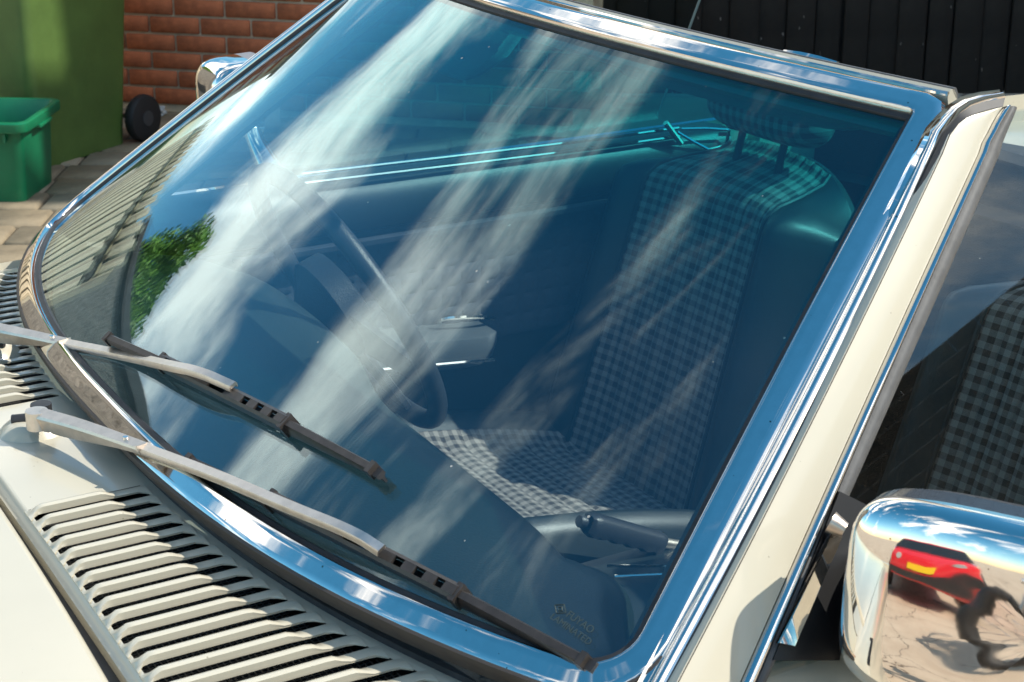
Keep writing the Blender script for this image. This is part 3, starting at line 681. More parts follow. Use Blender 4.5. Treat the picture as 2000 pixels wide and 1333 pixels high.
def pf(i, j):
    u = .28 + (.98 - .28) * i / 100; z = .665 + (.865 - .665) * j / 30
    return np.array([u, .627 - .005 * (abs(math.sin(i * math.pi / 2.5)) ** .5) * (abs(math.sin(j * math.pi / 2.5)) ** .5), z])
pan.grid(pf, 101, 31, uvfn=lambda i, j: (.28 + .70 * i / 60, .665 + .2 * j / 24)); pan.build('quilted_panel', QUILT, far_door)
MB().sweep([(np.array([u, .60, .872]), np.array([0, -1., 0]), np.array([0, 0, 1.])) for u in np.linspace(.22, 1.0, 20)], [(-.03, -.006), (.0, .002), (.008, .0), (.006, -.008), (-.03, -.012)]).build('cloth_ledge', QUILT, far_door)
a0, a1 = at_v(690, 672, .575), at_v(966, 650, .575)
arm = [(lerp(a0, a1, t) , np.array([0, -1., 0]), np.array([0, 0, 1.])) for t in np.linspace(-.05, 1, 20)]
def armprof(i):
    k = math.sqrt(max(0, 1 - max(0, (i - 15) / 4.2) ** 2)); return [(-.06, -.05), (.0, -.055 * k), (.022 * k, -.045 * k), (.028 * k, -.02 * k), (.022 * k, .0), (.006, .004), (-.06, .004)]
ar = MB().sweep(arm, armprof).build('armrest', ARMV, far_door)
MB().tube([lerp(a0, a1, t) + np.array([0, -.029, -.022 - .012]) for t in np.linspace(0, .93, 12)], .0028, 6).build('armrest_beading', CHROME, ar)
h = [at_v(858, 630, .60), at_v(862, 622, .592), at_v(900, 619, .588), at_v(945, 618, .588), at_v(963, 622, .60)]
MB().tube(smoothline(h, 16, 2), .0042, 8).build('pull_handle', CHROME, far_door)
# lock piece and trims at the back of the far door
lk = [at_v(q[0], q[1], .60) for q in ((1322, 258), (1352, 276), (1384, 293), (1418, 284), (1424, 254), (1380, 251), (1330, 252))]
MB().tube(resample(lk, 60), .0028, 6, closed=False).build('lock_trim', CHROME, far_door)
MB().tube([at_v(1300, 240, .60), at_v(1330, 281, .60)], .005, 8).build('lock_bar', CHROME, far_door)
MB().tube([at_v(1420, 247, .61), at_v(1458, 256, .61)], .0035, 6).build('lock_pin', CHROME, far_door)

# ---------------- bonnet, cowl and louvres
def bz(u, v):                                   # bonnet / cowl height
    return .905 - .018 * (v / .7) ** 2 - .05 * max(0, (abs(v) - .62) / .2) ** 2 - (.055 * ((-.3 - u) / 1.3) ** 1.6 if u < -.3 else 0)
U_GAP = -.302
bon = MB()
def bf(i, j):
    v = -.74 + 1.48 * j / 40; u = U_GAP - .010 - (1.42) * (i / 30) ** 1.3; z = bz(u, v)
    return np.array([u - .02 * (v / .74) ** 2, v, z])
bon.grid(bf, 31, 41)
bon.grid(lambda i, j: bf(0, j) + np.array([(.0, .0035, .0065, .008)[i], 0, (0, -.0012, -.0055, -.03)[i]]), 4, 41)
bonnet = bon.build('bonnet', CREAM, car, auto=60)
VN, VF = .135, .655                             # vents span |v| VN..VF
UV0 = -.287
def u_edge(v): s = max(-1., min(1., v / .714)); return -BB * (1 - abs(s) ** PB) - .021
cowl = MB()
def cf(a, b, v): return lambda: None
vs = np.linspace(-.80, .80, 129)
def cowl_u(v, t):                              # t 0 at the gap, 1 under the screen trim
    return lerp(U_GAP + .004 + .02 * -(v / .74) ** 2 * 0, u_edge(v) + .028, t)
# front lip strip, rear strip, and full-width pieces outside and between the vents
def strip_uv(u0, u1, va, vb, nv, nu=4):
    cowl.grid(lambda i, j: (lambda v, u: np.array([u, v, bz(u, v) - (.010 * (1 - sm(0, .010, u - U_GAP - .004)) if u < -.285 else 0)]))(lerp(va, vb, j / (nv - 1)), lerp(u0(lerp(va, vb, j / (nv - 1))), u1(lerp(va, vb, j / (nv - 1))), i / (nu - 1))), nu, nv)
uf0 = lambda v: U_GAP + .004; uf1 = lambda v: UV0; ur0 = lambda v: u_edge(v) - .004; ur1 = lambda v: u_edge(v) + .03
strip_uv(uf0, uf1, -.80, .80, 81, 6); strip_uv(ur0, ur1, -.80, .80, 81, 3)
strip_uv(uf1, ur0, -VN, VN, 21, 8); strip_uv(uf1, ur0, -.80, -VF, 11, 8); strip_uv(uf1, ur0, VF, .80, 11, 8)
cowl.grid(lambda i, j: np.array([U_GAP + .004 + (0, .001)[i], -.8 + 1.6 * j / 60, bz(U_GAP, -.8 + 1.6 * j / 60) - .010 - .04 * i]), 2, 61)
cowl_o = cowl.build('cowl_panel', CREAM, car, auto=60)
MB().box((-.2, 0, .84), (.24, 1.6, .01)).build('plenum_floor', DARK, cowl_o, smooth=False)
gap = MB().sweep([(np.array([U_GAP - .002, v, bz(U_GAP, v) - .022]), np.array([1., 0, 0]), np.array([0, 0, 1.])) for v in np.linspace(-.8, .8, 40)], [(-.012, 0), (.012, 0), (.012, -.01), (-.012, -.01)]).build('bonnet_seal', RUBBER, cowl_o)
MB().sweep([(np.array([u_edge(v) + .012, v, bz(u_edge(v), v) + .003]), np.array([1., 0, 0]), np.array([0, 0, 1.])) for v in np.linspace(-.70, .70, 60)], [(-.004, -.004), (-.003, .002), (.008, .004), (.02, .0), (.02, -.004)]).build('screen_rubber', RUBBER, cowl_o)
PITCH_L = .0252
def louvre(v0):
    ur = u_edge(v0) - .003; nn = 26; mb = MB(); fr = []
    for i in range(nn):
        f = i / (nn - 1); u = lerp(UV0 - .004, ur + .002, f); fr.append((np.array([u, v0, bz(u, v0)]), np.array([0, 1., 0]), np.array([0, 0, 1.])))
    L_ = ur - UV0
    def rise(i):
        f = i / (nn - 1); d = f * L_; r = sm(0, .012, d) * (1 - .80 * sm(L_ - .046, L_ - .028, d)); w = sm(-.002, .008, d) * sm(-.002, .010, L_ - d); return r, w
    def prof(i):
        r, w = rise(i); h = .0088 * r; k = lerp(.0125, .0030, w)     # near edge closes to the panel at both ends
        return [(.0127, -.0005), (.0095, .0005 + h * .15), (.0065, h * .62), (.003, h * .95), (-.0005, h), (-.0035, h * .86 ), (-k, h * .42), (-k + .0003, h * .15 - .001), (-.003 if w > .5 else -k + .001, h * .5 - .0012), (.001, h * .8 - .0016), (.006, h * .4 - .0016), (.0127, -.003)]
    mb.sweep(fr, prof); return mb.build('louvre', CREAM, cowl_o, auto=60)
nl = int((VF - VN) / PITCH_L)
for k in range(nl):
    louvre(-(VN + PITCH_L * (k + .5))); louvre(VN + PITCH_L * (k + .5))
mesh_ = MB()
for sgn in (-1, 1):
    for k in range(int((VF - VN) / .0045)):
        v = sgn * (VN + .0045 * k); a, b = UV0, u_edge(v) - .004; mesh_.box(((a + b) / 2, v, bz(a, v) - .012), (b - a, .0009, .0009))
    for k in range(38):
        u = UV0 + .0055 * k; vm = [v for v in np.linspace(VN, VF, 40) if u_edge(v) - .004 > u]
        if vm: mesh_.box((u, sgn * (min(vm) + VF) / 2, bz(u, sgn * .4) - .012), (.0009, VF - min(vm), .0009))
tag(mesh_.build('wire_mesh', mat('mesh_wire', (.16, .155, .15), .4, .7), cowl_o, smooth=False), kind='stuff')

# ---------------- wipers
def wiper(root_name, cap, pts, bA, bB, split):
    w = empty(root_name, parent=car)
    # domed mount on the cowl
    c = cap.copy(); zc = bz(c[0], c[1])
    mb = MB(); mb.grid(lambda i, j: np.array([c[0] + .034 * (1 - i / 8) ** .5 * 1.15 * math.cos(j * math.pi / 12) - .01, c[1] + .034 * (1 - i / 8) ** .5 * math.sin(j * math.pi / 12), zc - .002 + .017 * math.sin(i / 8 * math.pi / 2)]), 9, 24, closev=True); mb.build('mount_dome', CREAM, w)
    MB().tube([(c[0], c[1], zc), (c[0], c[1], zc + .028)], .011, 14).build('spindle', RUBBER, w)
    MB().tube([(c[0] - .03, c[1] + .004, zc + .014), (c[0] + .006, c[1] - .016, zc + .018)], .006, 10).build('spring', RUBBER, w)
    pts = [np.array(p) for p in pts]
    def arm(name, q, wd, ht_, m, n=24):
        q = smoothline(q, n, 2); fr = []
        for i in range(n):
            d = q[min(i + 1, n - 1)] - q[max(i - 1, 0)]; d /= np.linalg.norm(d); up = np.array([-.35, 0, .94]); a = np.cross(up, d); a /= np.linalg.norm(a); b = np.cross(d, a); fr.append((q[i], a, b))
        def pr(i):
            t = i / (n - 1); x_ = wd(t) / 2; y_ = ht_(t); return [(-x_, -y_), (-x_, -.001), (-x_ * .75, .0012), (x_ * .75, .0012), (x_, -.001), (x_, -y_), (x_ * .7, -y_), (x_ * .7, -.003), (-x_ * .7, -.003), (-x_ * .7, -y_)]
        return MB().sweep(fr, pr).build(name, m, w, auto=35)
    k = split
    head = arm('arm_head', pts[:k + 1], lambda t: lerp(.0170, .0132, t), lambda t: lerp(.017, .006, sm(.2, 1, t)), SATIN)
    arm('arm', [pts[k] + (pts[k + 1] - pts[k]) * .004 - np.array([0, 0, .0006])] + pts[k + 1:], lambda t: lerp(.0120, .0105, t), lambda t: .0055, SATIN, 40)
    d = pts[1] - pts[0]; d /= np.linalg.norm(d)
    MB().tube([pts[0] - d * .004 - np.array([0, 0, .018]), pts[0] - d * .004 + np.array([0, 0, .0015])], .0115, 18).build('cap', SATIN, head)
    rv = lerp(pts[k - 1], pts[k], .72); MB().tube([rv, rv + np.array([0, 0, .0035])], .0028, 10).build('rivet', CHROME, head)
    cl = pts[k]; o = MB().box(tuple(cl + np.array([0, 0, -.0005])), (.003, .0150, .006), basis(pts[k + 1] - pts[k])).build('clip', SATIN, head)
    # blade
    A, nA = bA; B, nB = bB; n = (nA + nB) / 2; D = B - A; Ln = np.linalg.norm(D); d = D / Ln; n = n - d * (n @ d); n /= np.linalg.norm(n); a = np.cross(n, d)
    fr = lambda t0, t1, m: [(A + D * t, a, n) for t in np.linspace(t0, t1, m)]
    # follow the curved glass
    def fol(t): return A + D * t + n * BOW * 4 * t * (1 - t)
    def frs(t0, t1, m): return [(fol(t), a, n) for t in np.linspace(t0, t1, m)]
    BOW = .004
    bl = MB().sweep(frs(0, 1, 24), [(-.0012, -.012), (.0012, -.012), (.0015, -.006), (.0045, -.004), (.0045, 0), (-.0045, 0), (-.0045, -.004), (-.0015, -.006)]).build('blade_rubber', RUBBER, w, auto=40)
    for t0, t1, w0, w1 in ((.015, .27, .0045, .0062), (.985, .73, .0045, .0062)):
        MB().sweep(frs(t0, t1, 10), lambda i: [(-lerp(w0, w1, i / 9), -.003), (-lerp(w0, w1, i / 9), .002), (-.003, lerp(.004, .010, i / 9)), (.003, lerp(.004, .010, i / 9)), (lerp(w0, w1, i / 9), .002), (lerp(w0, w1, i / 9), -.003)]).build('blade_claw', BLADE, bl, auto=35)
    # main bridge with slots
    br = MB(); t0, t1 = .27, .73
    for sg in (-1, 1): br.sweep(frs(t0, t1, 18), [(sg * .0068, -.002), (sg * .0072, .0105), (sg * .0040, .0125), (sg * .0036, .0115), (sg * .0058, .009), (sg * .0056, -.002)])
    slots = [(.29, .31), (.34, .36), (.385, .40), (.47, .53), (.59, .612), (.638, .66), (.686, .704)]
    cur = t0
    for s0, s1 in slots + [(t1, t1)]:
        if s0 > cur: br.sweep(frs(cur, s0, 4), [(-.0045, .0095), (-.0042, .0124), (.0042, .0124), (.0045, .0095)])
        cur = s1
    br.build('blade_bridge', BLADE, bl, auto=35)
    for t in (.27, .73, .02, .98): o = MB().sweep(frs(t - .006, t + .006, 3), [(-.0085, -.004), (-.0085, .0118), (.0085, .0118), (.0085, -.004)] if .1 < t < .9 else [(-.006, -.006), (-.006, .0055), (.006, .0055), (.006, -.006)]).build('blade_clip', BLADE, bl, auto=35)
    return w
def gp(px, py, h): q = on_glass(px, py, h); return q[0]
def gb(px, py, h=.013): q = on_glass(px, py, h); return (q[0], q[1])
cap2 = at_z(85, 842, .902)
wiper('wiper', cap2, [at_z(76, 806, .940), at_z(160, 829, .944), at_z(280, 872, .948), at_z(430, 928, .966), gp(560, 985, .030), gp(690, 1036, .032), gp(745, 1072, .022)], gb(357, 895), gb(1160, 1303, .012), 2)
cap1 = at_z(-6, 690, .902)
wiper('wiper', cap1, [at_z(-40, 632, .942), at_z(40, 648, .945), at_z(126, 667, .948), at_z(250, 692, .972), gp(330, 711, .032), gp(388, 722, .034), gp(455, 752, .022)], gb(205, 658), gb(742, 925), 2)

# ---------------- dashboard
de = [at_z(q[0], q[1], .895) for q in ((1214, 1292), (1209, 1245), (1199, 1190), (1212, 1150), (1190, 1112), (1140, 1088), (1092, 1082), (1035, 1014), (930, 930), (830, 850), (720, 765))]
de = [np.array([.02, -.66, .895])] + de + [np.array([.17, .12, .90]), np.array([.175, .18, .902]), np.array([.18, .28, .906]), np.array([.18, .44, .906]), np.array([.16, .54, .90]), np.array([.10, .62, .895]), np.array([.03, .66, .895])]
de = smoothline(de, 90, 2)
def dash_fn(i, j):
    e = de[i]; v = e[1]; s = max(-.97, min(.97, v / .70)); f = np.array([-BB * (1 - abs(s) ** PB) + .014, v, .915])
    t = j / 14
    if j <= 14:
        p = f * (1 - t) + e * t; p[2] = lerp(.915, e[2], t) + .006 * math.sin(math.pi * t) - (0.008 * sm(.93, 1, t)); return p
    k = j - 14; r = .03; a = min(1, k / 4) * math.pi / 2
    return e + np.array([r * math.sin(a) * .6, 0, -.008 - r * (1 - math.cos(a)) - max(0, k - 4) * .06])
MB().grid(dash_fn, 90, 22).build('dashboard', DASHV, car, auto=60)
MB().sweep([(np.array([.09, v, .80]), np.array([1., 0, 0]), np.array([0, 0, 1.])) for v in np.linspace(-.64, .64, 10)], [(0, .03), (.06, .02), (.05, -.18), (.0, -.45), (-.1, -.5)], closeprof=True).build('dash_front', VINYL, car)

# ---------------- steering wheel
sw = empty('steering_wheel', parent=car)
sc, sr, stl = np.array([.275, .36, .875]), .198, rad(26)
e1, e2 = np.array([0, 1., 0]), np.array([-math.sin(stl), 0, math.cos(stl)]); e3 = np.array([math.cos(stl), 0, math.sin(stl)])
MB().tube([sc + sr * (math.cos(a) * e1 + math.sin(a) * e2) for a in np.linspace(0, 2 * math.pi, 64, endpoint=False)], .0135, 12, closed=True).build('rim', WHEELV, sw)
for a0 in (-20, 200, 270):
    a = rad(a0); d = math.cos(a) * e1 + math.sin(a) * e2; q = -math.sin(a) * e1 + math.cos(a) * e2
    fr = [(sc + d * r_ - e3 * (.03 * (1 - r_ / sr)), q, e3) for r_ in np.linspace(.03, sr, 8)]
    MB().sweep(fr, lambda i: [(-lerp(.045, .022, i / 7), -.004), (-lerp(.045, .022, i / 7), .004), (0, .010), (lerp(.045, .022, i / 7), .004), (lerp(.045, .022, i / 7), -.004)]).build('spoke', WHEELV, sw)
hubp = [(sc + e3 * z_, ) for z_ in (0,)]
MB().tube([sc - e3 * .20, sc - e3 * .06, sc - e3 * .03, sc + e3 * .002, sc + e3 * .008], [.03, .035, .075, .072, .05], 24).build('hub', WHEELV, sw)
MB().tube([sc - e3 * .09 + e1 * .03, sc - e3 * .085 - e1 * .15], [.006, .009], 10).build('stalk', WHEELV, sw)

# ---------------- seats
def seat(cv, label):
    st = empty('seat', parent=car); st['label'] = label
    hw = .245
    b0, b1 = np.array([.80, cv, .44]), np.array([.97, cv, 1.0]); up = (b1 - b0); H = np.linalg.norm(up); up /= H; fwd = np.cross(np.array([0, 1., 0]), up); fwd = fwd if fwd[0] < 0 else -fwd; side = np.array([0, 1., 0])
    # backrest shell with bolsters, rounded over the top
    def wid(t): return hw * (1 - .10 * t) * (1 - .18 * sm(.86, 1.0, t) ** 2)
    def front(x_, t):   # x_ -1..1 across, depth of the front face
        bol = .050 * math.exp(-((abs(x_) - .84) / .20) ** 2); edge_ = -.075 * sm(.86, 1.03, abs(x_)); return lerp(.06 + bol + edge_, -.040, sm(.80, 1.0, t) ** 2)
    nx, ny = 34, 30; mb = MB()
    def fn(i, j):
        t = j / (ny - 1); x_ = -1 + 2 * i / (nx - 1); roll = sm(.78, 1, t)
        hgt = H * t - .055 * roll * abs(x_) ** 3; return b0 + side * wid(t) * x_ + up * hgt + fwd * front(x_, t)
    mb.grid(fn, nx, ny)
    def fb(i, j):
        t = j / (ny - 1); x_ = -1 + 2 * i / (nx - 1); hgt = H * t - .055 * sm(.78, 1, t) * abs(x_) ** 3; rl_ = sm(.80, 1, t) ** 2; return b0 + side * wid(t) * x_ + up * hgt - fwd * (.05 * (1 - abs(x_) ** 6 * .8 * (1 - rl_)))
    mb.grid(fb, nx, ny)
    for i_ in (0, nx - 1): mb.grid(lambda i, j, i_=i_: (fn(i_, j) if i == 0 else fb(i_, j)), 2, ny)
    mb.grid(lambda i, j: (fn(j, ny - 1) if i == 0 else fb(j, ny - 1)), 2, nx)
    back = mb.build('backrest', VINYL, st, auto=70)
    # checked pleated panel on the front, wrapping over the top
    pn = MB(); px_, py_ = 97, 70
    def pfn(i, j):
        t = .03 + .985 * j / (py_ - 1); x_ = -.66 + 1.32 * i / (px_ - 1); tt = min(t, 1.0)
        pleat = .0055 * abs(math.sin(math.pi * i / 8)) ** .6; e = 1 - (abs(x_) / .66) ** 14
        hgt = H * tt - .055 * sm(.78, 1, tt) * abs(x_) ** 3; return b0 + side * wid(tt) * x_ + up * hgt + fwd * (front(x_, tt) + .001 + pleat * e)
    pn.grid(pfn, px_, py_, uvfn=lambda i, j: ((-.66 + 1.32 * i / (px_ - 1)) * hw, H * j / (py_ - 1)))
    pn.build('checked_back', CLOTH, back, auto=70)
    for sx in (-1, 1):
        MB().tube([pfn(0 if sx < 0 else px_ - 1, j) + fwd * .002 for j in range(0, py_, 3)], .0035, 6).build('piping', VINYL, back)
    # cushion
    c0 = np.array([.80, cv, .47]); c1 = np.array([.36, cv, .56]); L_ = np.linalg.norm(c1 - c0); cd = (c1 - c0) / L_; cu = np.cross(cd, side); cu = cu if cu[2] > 0 else -cu
    def ct(x_, t): return .045 * math.exp(-((abs(x_) - .86) / .18) ** 2) - .07 * sm(.9, 1.03, abs(x_)) - .11 * sm(.84, 1.0, t) ** 2 + .012 * math.sin(math.pi * t)
    cm = MB()
    cfn = lambda i, j: c0 + side * hw * (-1 + 2 * i / 33) * (1 - .06 * sm(.8, 1, j / 25) ) + cd * L_ * (j / 25) + cu * ct(-1 + 2 * i / 33, j / 25)
    cm.grid(cfn, 34, 26); base_ = lambda p: np.array([p[0], p[1], .33])
    cm.grid(lambda i, j: cfn(j, 25) if i == 0 else base_(cfn(j, 25)), 2, 34)
    for i_ in (0, 33): cm.grid(lambda i, j, i_=i_: cfn(i_, j) if i == 0 else base_(cfn(i_, j)), 2, 26)
    cush = cm.build('cushion', VINYL, st, auto=70)
    cp = MB()
    def cpf(i, j):
        t = .02 + .93 * j / 79; x_ = -.72 + 1.44 * i / 60; return c0 + side * hw * x_ + cd * L_ * t + cu * (ct(x_, t) + .002 + .0055 * abs(math.sin(math.pi * j / 7)) ** .6 * (1 - (abs(x_) / .72) ** 14))
    cp.grid(cpf, 61, 80, uvfn=lambda i, j: ((-.72 + 1.44 * i / 60) * hw, L_ * j / 79)); cp.build('checked_cushion', CLOTH, cush, auto=70)
    # headrest
    hc = b1 + up * .070 + fwd * .005
    hr = MB(); nn, mm = 18, 24
    def hf(i, j):
        th = -math.pi / 2 + math.pi * i / (nn - 1); ph = 2 * math.pi * j / mm; f = lambda c, e: math.copysign(abs(c) ** e, c)
        return hc + side * .125 * f(math.cos(th), .45) * f(math.cos(ph), .5) + fwd * .048 * f(math.cos(th), .6) * f(math.sin(ph), .6) + up * .062 * f(math.sin(th), .6)
    hr.grid(hf, nn, mm, closev=True, uvfn=lambda i, j: (hf(i, j)[1], hf(i, j)[2])); hd = hr.build('headrest', CLOTH, st, auto=80)
    for sx in (-.05, .05): MB().tube([b1 + side * sx - up * .04, hc + side * sx], .006, 8).build('post', RUBBER, hd)
    return st
seat(.365, 'checked driver seat with dark vinyl bolsters')
seat(-.365, 'checked passenger seat behind the side window')

# ---------------- handbrake, console, tub
hb = empty('handbrake', parent=car)
t0, t1, t2 = at_v(1146, 1022, .085), at_v(1290, 1062, .085), at_v(1400, 1078, .085)
d = (t1 - t0) / np.linalg.norm(t1 - t0); up_ = np.array([0, 0, 1.]) - d * d[2]; up_ /= np.linalg.norm(up_); sd_ = np.cross(d, up_)
fr = [(lerp(t0, t1, t), sd_, up_) for t in np.linspace(0, 1, 40)]
def gpf(i):
    t = i / 39; k = min(1, .75 + 3 * t, .9 + 3 * (1 - t)); b = .0035 * abs(math.sin(t * math.pi * 5)) if .15 < t < .9 else 0
    return [(-.013 * k, -.014 * k + b), (-.015 * k, -.004), (-.014 * k, .010), (-.007, .0155 * k), (.007, .0155 * k), (.014 * k, .010), (.015 * k, -.004), (.013 * k, -.014 * k + b), (0, -.018 * k + b)]
MB().sweep(fr, gpf).build('grip', WHEELV, hb, auto=50)
MB().tube([t0 - d * .014, t0 - d * .012, t0 - d * .004, t0 - d * .003, t0 + d * .01], [.0075, .0088, .0088, .006, .006], 12).build('button', WHEELV, hb)
MB().tube([t1 - d * .01, t2, t2 + (t2 - t1) * .6], .008, 10).build('lever', SATIN, hb)
con = MB().sweep([(np.array([u, .055, 0]), np.array([0, 1., 0]), np.array([0, 0, 1.])) for u in np.linspace(.1, 1.3, 24)], [(-.12, .30), (-.115, .47), (-.095, .495), (.03, .505), (.05, .49), (.055, .30)]).build('console', VINYL, car)
cz_ = [at_v(1105, 1012, .12), at_v(1225, 1110, .02)]
MB().sweep([(np.array([u, .02, .505]), np.array([0, 1., 0]), np.array([0, 0, 1.])) for u in np.linspace(.16, .74, 16)], lambda i: [(-.10, -.02), (-.09, .02), (-.05, .035 * math.sin(.5 + i / 9)), (.0, .04 * math.sin(.5 + i / 9)), (.09, .03 * math.sin(.5 + i / 9)), (.10, -.02)]).build('console_pad', VINYL, con)
for k, (pa, pb) in enumerate((((1200, 1126), (1370, 1118)), ((1185, 1106), (1330, 1106)))): MB().tube([at_z(*pa, .56), at_z(*pb, .56)], .0022, 6).build('console_bead', CHROME, con)
MB().box((.75, 0, .27), (2.0, 1.4, .04)).build('floor_pan', CARPET, car, smooth=False)
for sgn in (-1, 1): MB().box((.7, sgn * .70, .5), (1.9, .03, .46)).build('sill_panel', CARPET, car, smooth=False)
MB().box((1.38, 0, .62), (.05, 1.4, .66)).build('rear_bulkhead', CARPET, car, smooth=False)
MB().box((-.05, 0, .6), (.04, 1.36, .56)).build('front_bulkhead', CARPET, car, smooth=False)

# ---------------- sun visors and interior mirror under the header
def visor(sa_, sb_, nm, drop, top):
    fr = []
    for s in np.linspace(sa_, sb_, 30):
        P = W(s, 1) - WN(s, 1) * .045 + np.array([.03, 0, .022]); fr.append((P, np.array([.62, 0, .62]) / .877, np.array([-.62, 0, .62]) / .877))
    def pr(i):
        t = i / 29; k = 1 - abs(2 * t - 1) ** 9 * .45; a = -drop * k; return [(a, -.006), (a - .004, 0), (a, .006), (-.5 * drop, .009), (top - .012, .006), (top, .0), (top - .012, -.006), (-.5 * drop, -.009)]
    return MB().sweep(fr, pr).build(nm, VISOR, car, auto=60)
v1 = visor(.19, .78, 'sun_visor', .10, .035); v2 = visor(-.20, -.86, 'sun_visor', .03, .008)
# ---------------- door mirrors
def shell_mesh(c, hw, hh, depth, ex=4.2, kd=3.2, yaw=0., pitch=0., crown=.0):
    """rounded box shell opening to the rear (+u); c is the centre of its rear rim"""
    mb = MB(); n, m = 26, 72
    f = lambda c_, e: math.copysign(abs(c_) ** e, c_); Rm = rotz(yaw) @ np.array([[math.cos(pitch), 0, math.sin(pitch)], [0, 1, 0], [-math.sin(pitch), 0, math.cos(pitch)]])
    def fn(i, j):
        a = 2 * math.pi * j / m; ph = i / (n - 1) * math.pi / 2; d_ = math.sin(ph) ** (2 / kd); s_ = math.cos(ph) ** (2 / kd)
        y_, z_ = hw * s_ * f(math.cos(a), 2 / ex), hh * s_ * f(math.sin(a), 2 / ex)
        x_ = -depth * d_ + crown * ((y_ / hw) ** 2 + .35 * (z_ / hh) ** 2) * d_
        return np.array(c) + Rm @ np.array([x_, y_, z_])
    mb.grid(fn, n, m, closev=True); return mb, Rm
MBLK = mat('mirror_black', (.006, .006, .007), .35)
mroot = empty('door_mirror', parent=car)
mcen = np.array([.245, -.905, 1.008]); MYAW, MPIT = rad(30), rad(9)
mb, Rm = shell_mesh(mcen, .150, .077, .056, 5.5, 8.0, MYAW, MPIT, .010); mb.build('shell', CHROME, mroot, auto=80)
f_ = lambda c_, e: math.copysign(abs(c_) ** e, c_); bk = MB()
bk.grid(lambda i, j: mcen + Rm @ np.array([(.0, .010, .012)[i], .150 * (1.0, .985, .93)[i] * f_(math.cos(j * math.pi / 32), .4), .077 * (1.0, .98, .90)[i] * f_(math.sin(j * math.pi / 32), .4)]), 3, 64, closev=True)
bk.build('rear_rim', RUBBER, mroot, auto=60)
gl_ = MB(); gl_.add([mcen + Rm @ np.array([.008, .138 * f_(math.cos(a), .4), .070 * f_(math.sin(a), .4)]) for a in np.linspace(0, 2 * math.pi, 48, endpoint=False)], [tuple(range(48))]); gl_.build('mirror_glass', CHROME, mroot, smooth=False)
# black arm from the door corner to the shell
a_pts = [np.array([.25, -.742, .962]), np.array([.235, -.768, .968]), np.array([.23, -.80, .975])]
MB().sweep([(p, np.array([1., 0, 0]), np.array([0, 0, 1.])) for p in smoothline(a_pts, 8, 1)], lambda i: [(lerp(-.055, -.03, i / 7) , lerp(-.05, -.055, i / 7)), (lerp(-.06, -.045, i / 7), 0), (lerp(-.05, -.03, i / 7), lerp(.04, .05, i / 7)), (lerp(.05, .03, i / 7), lerp(.04, .05, i / 7)), (.05, lerp(-.05, -.055, i / 7))]).build('mount_arm', MBLK, mroot, auto=50)
q = [at_plane(a, b, S0 + SN * .012, SN) for a, b in ((1627, 1040), (1646, 1048), (1553, 1262), (1524, 1256))]
mb = MB(); mb.add([*q, *[p - SN * .006 for p in q]], [(0, 1, 2, 3), (4, 7, 6, 5), (0, 4, 5, 1), (1, 5, 6, 2), (2, 6, 7, 3), (3, 7, 4, 0)]); mb.build('mount_strip', CHROME, mroot, smooth=False)
q = [at_plane(a, b, S0 + SN * .004, SN) for a, b in ((1640, 960), (1690, 985), (1640, 1290), (1510, 1290))]
mb = MB(); mb.add([*q, *[p - SN * .012 for p in q]], [(0, 1, 2, 3), (4, 7, 6, 5), (0, 4, 5, 1), (1, 5, 6, 2), (2, 6, 7, 3), (3, 7, 4, 0)]); mb.build('mount_plate', MBLK, mroot, smooth=False)
MB().tube([at_plane(1622, 1020, S0 + SN * .014, SN), at_plane(1650, 1036, S0 + SN * .02, SN)], [.009, .006], 12).build('mount_screw', SATIN, mroot)
fm = empty('door_mirror', parent=car); fc = np.array([.345, .86, 1.05]); shell_mesh(fc, .072, .058, .07)[0].build('shell', CHROME, fm, auto=80)
bk = MB(); bk.grid(lambda i, j: np.array([fc[0] + (.0, .026, .028)[i], fc[1] + .072 * (1.0, .985, .9)[i] * f_(math.cos(j * math.pi / 32), .476), fc[2] + .058 * (1.0, 1.02, .9)[i] * f_(math.sin(j * math.pi / 32), .476)]), 3, 64, closev=True); bk.build('rear_rim', mat('mirror_grey', (.22, .22, .23), .5), fm, auto=60)
MB().tube([np.array([.335, .74, .95]), np.array([.33, .79, .99]), fc + np.array([-.02, -.05, -.02])], [.02, .014, .014], 10).build('mount_arm', CHROME, fm)

# ---------------- rest of the body: wings, front, rear deck, wheels
for sgn in (-1, 1):
    wing = MB(); 
    prof = [(.742, 0), (.775, -.012), (.805, -.045), (.825, -.11), (.835, -.25), (.83, -.42), (.80, -.62), (.74, -.62), (.73, -.05)]
    wing.sweep([(np.array([u, 0, bz(min(u, -.01), .742) + .012 * sm(-.4, .0, u)]), np.array([0, sgn, 0.]), np.array([0, 0, 1.])) for u in np.linspace(-1.72, .055, 30)], prof); wing.build('front_wing', CREAM, car, auto=60)
    rw = MB(); rw.sweep([(np.array([u, 0, .905 - .03 * sm(1.4, 2.8, u)]), np.array([0, sgn, 0.]), np.array([0, 0, 1.])) for u in np.linspace(1.23, 2.75, 20)], [(.70, .02), (.75, .0), (.79, -.03), (.82, -.12), (.83, -.3), (.82, -.5), (.78, -.66), (.72, -.66), (.70, -.02)]); rw.build('rear_wing', CREAM, car, auto=60)
deck = MB(); deck.grid(lambda i, j: np.array([1.62 + 1.13 * i / 12, -.705 + 1.41 * j / 16, 0.90 - .05 * (i / 12) ** 1.5 - .03 * ((j - 8) / 8) ** 2 - (.05 if i == 0 else 0)]), 13, 17); deck.build('rear_deck', CREAM, car, auto=60)
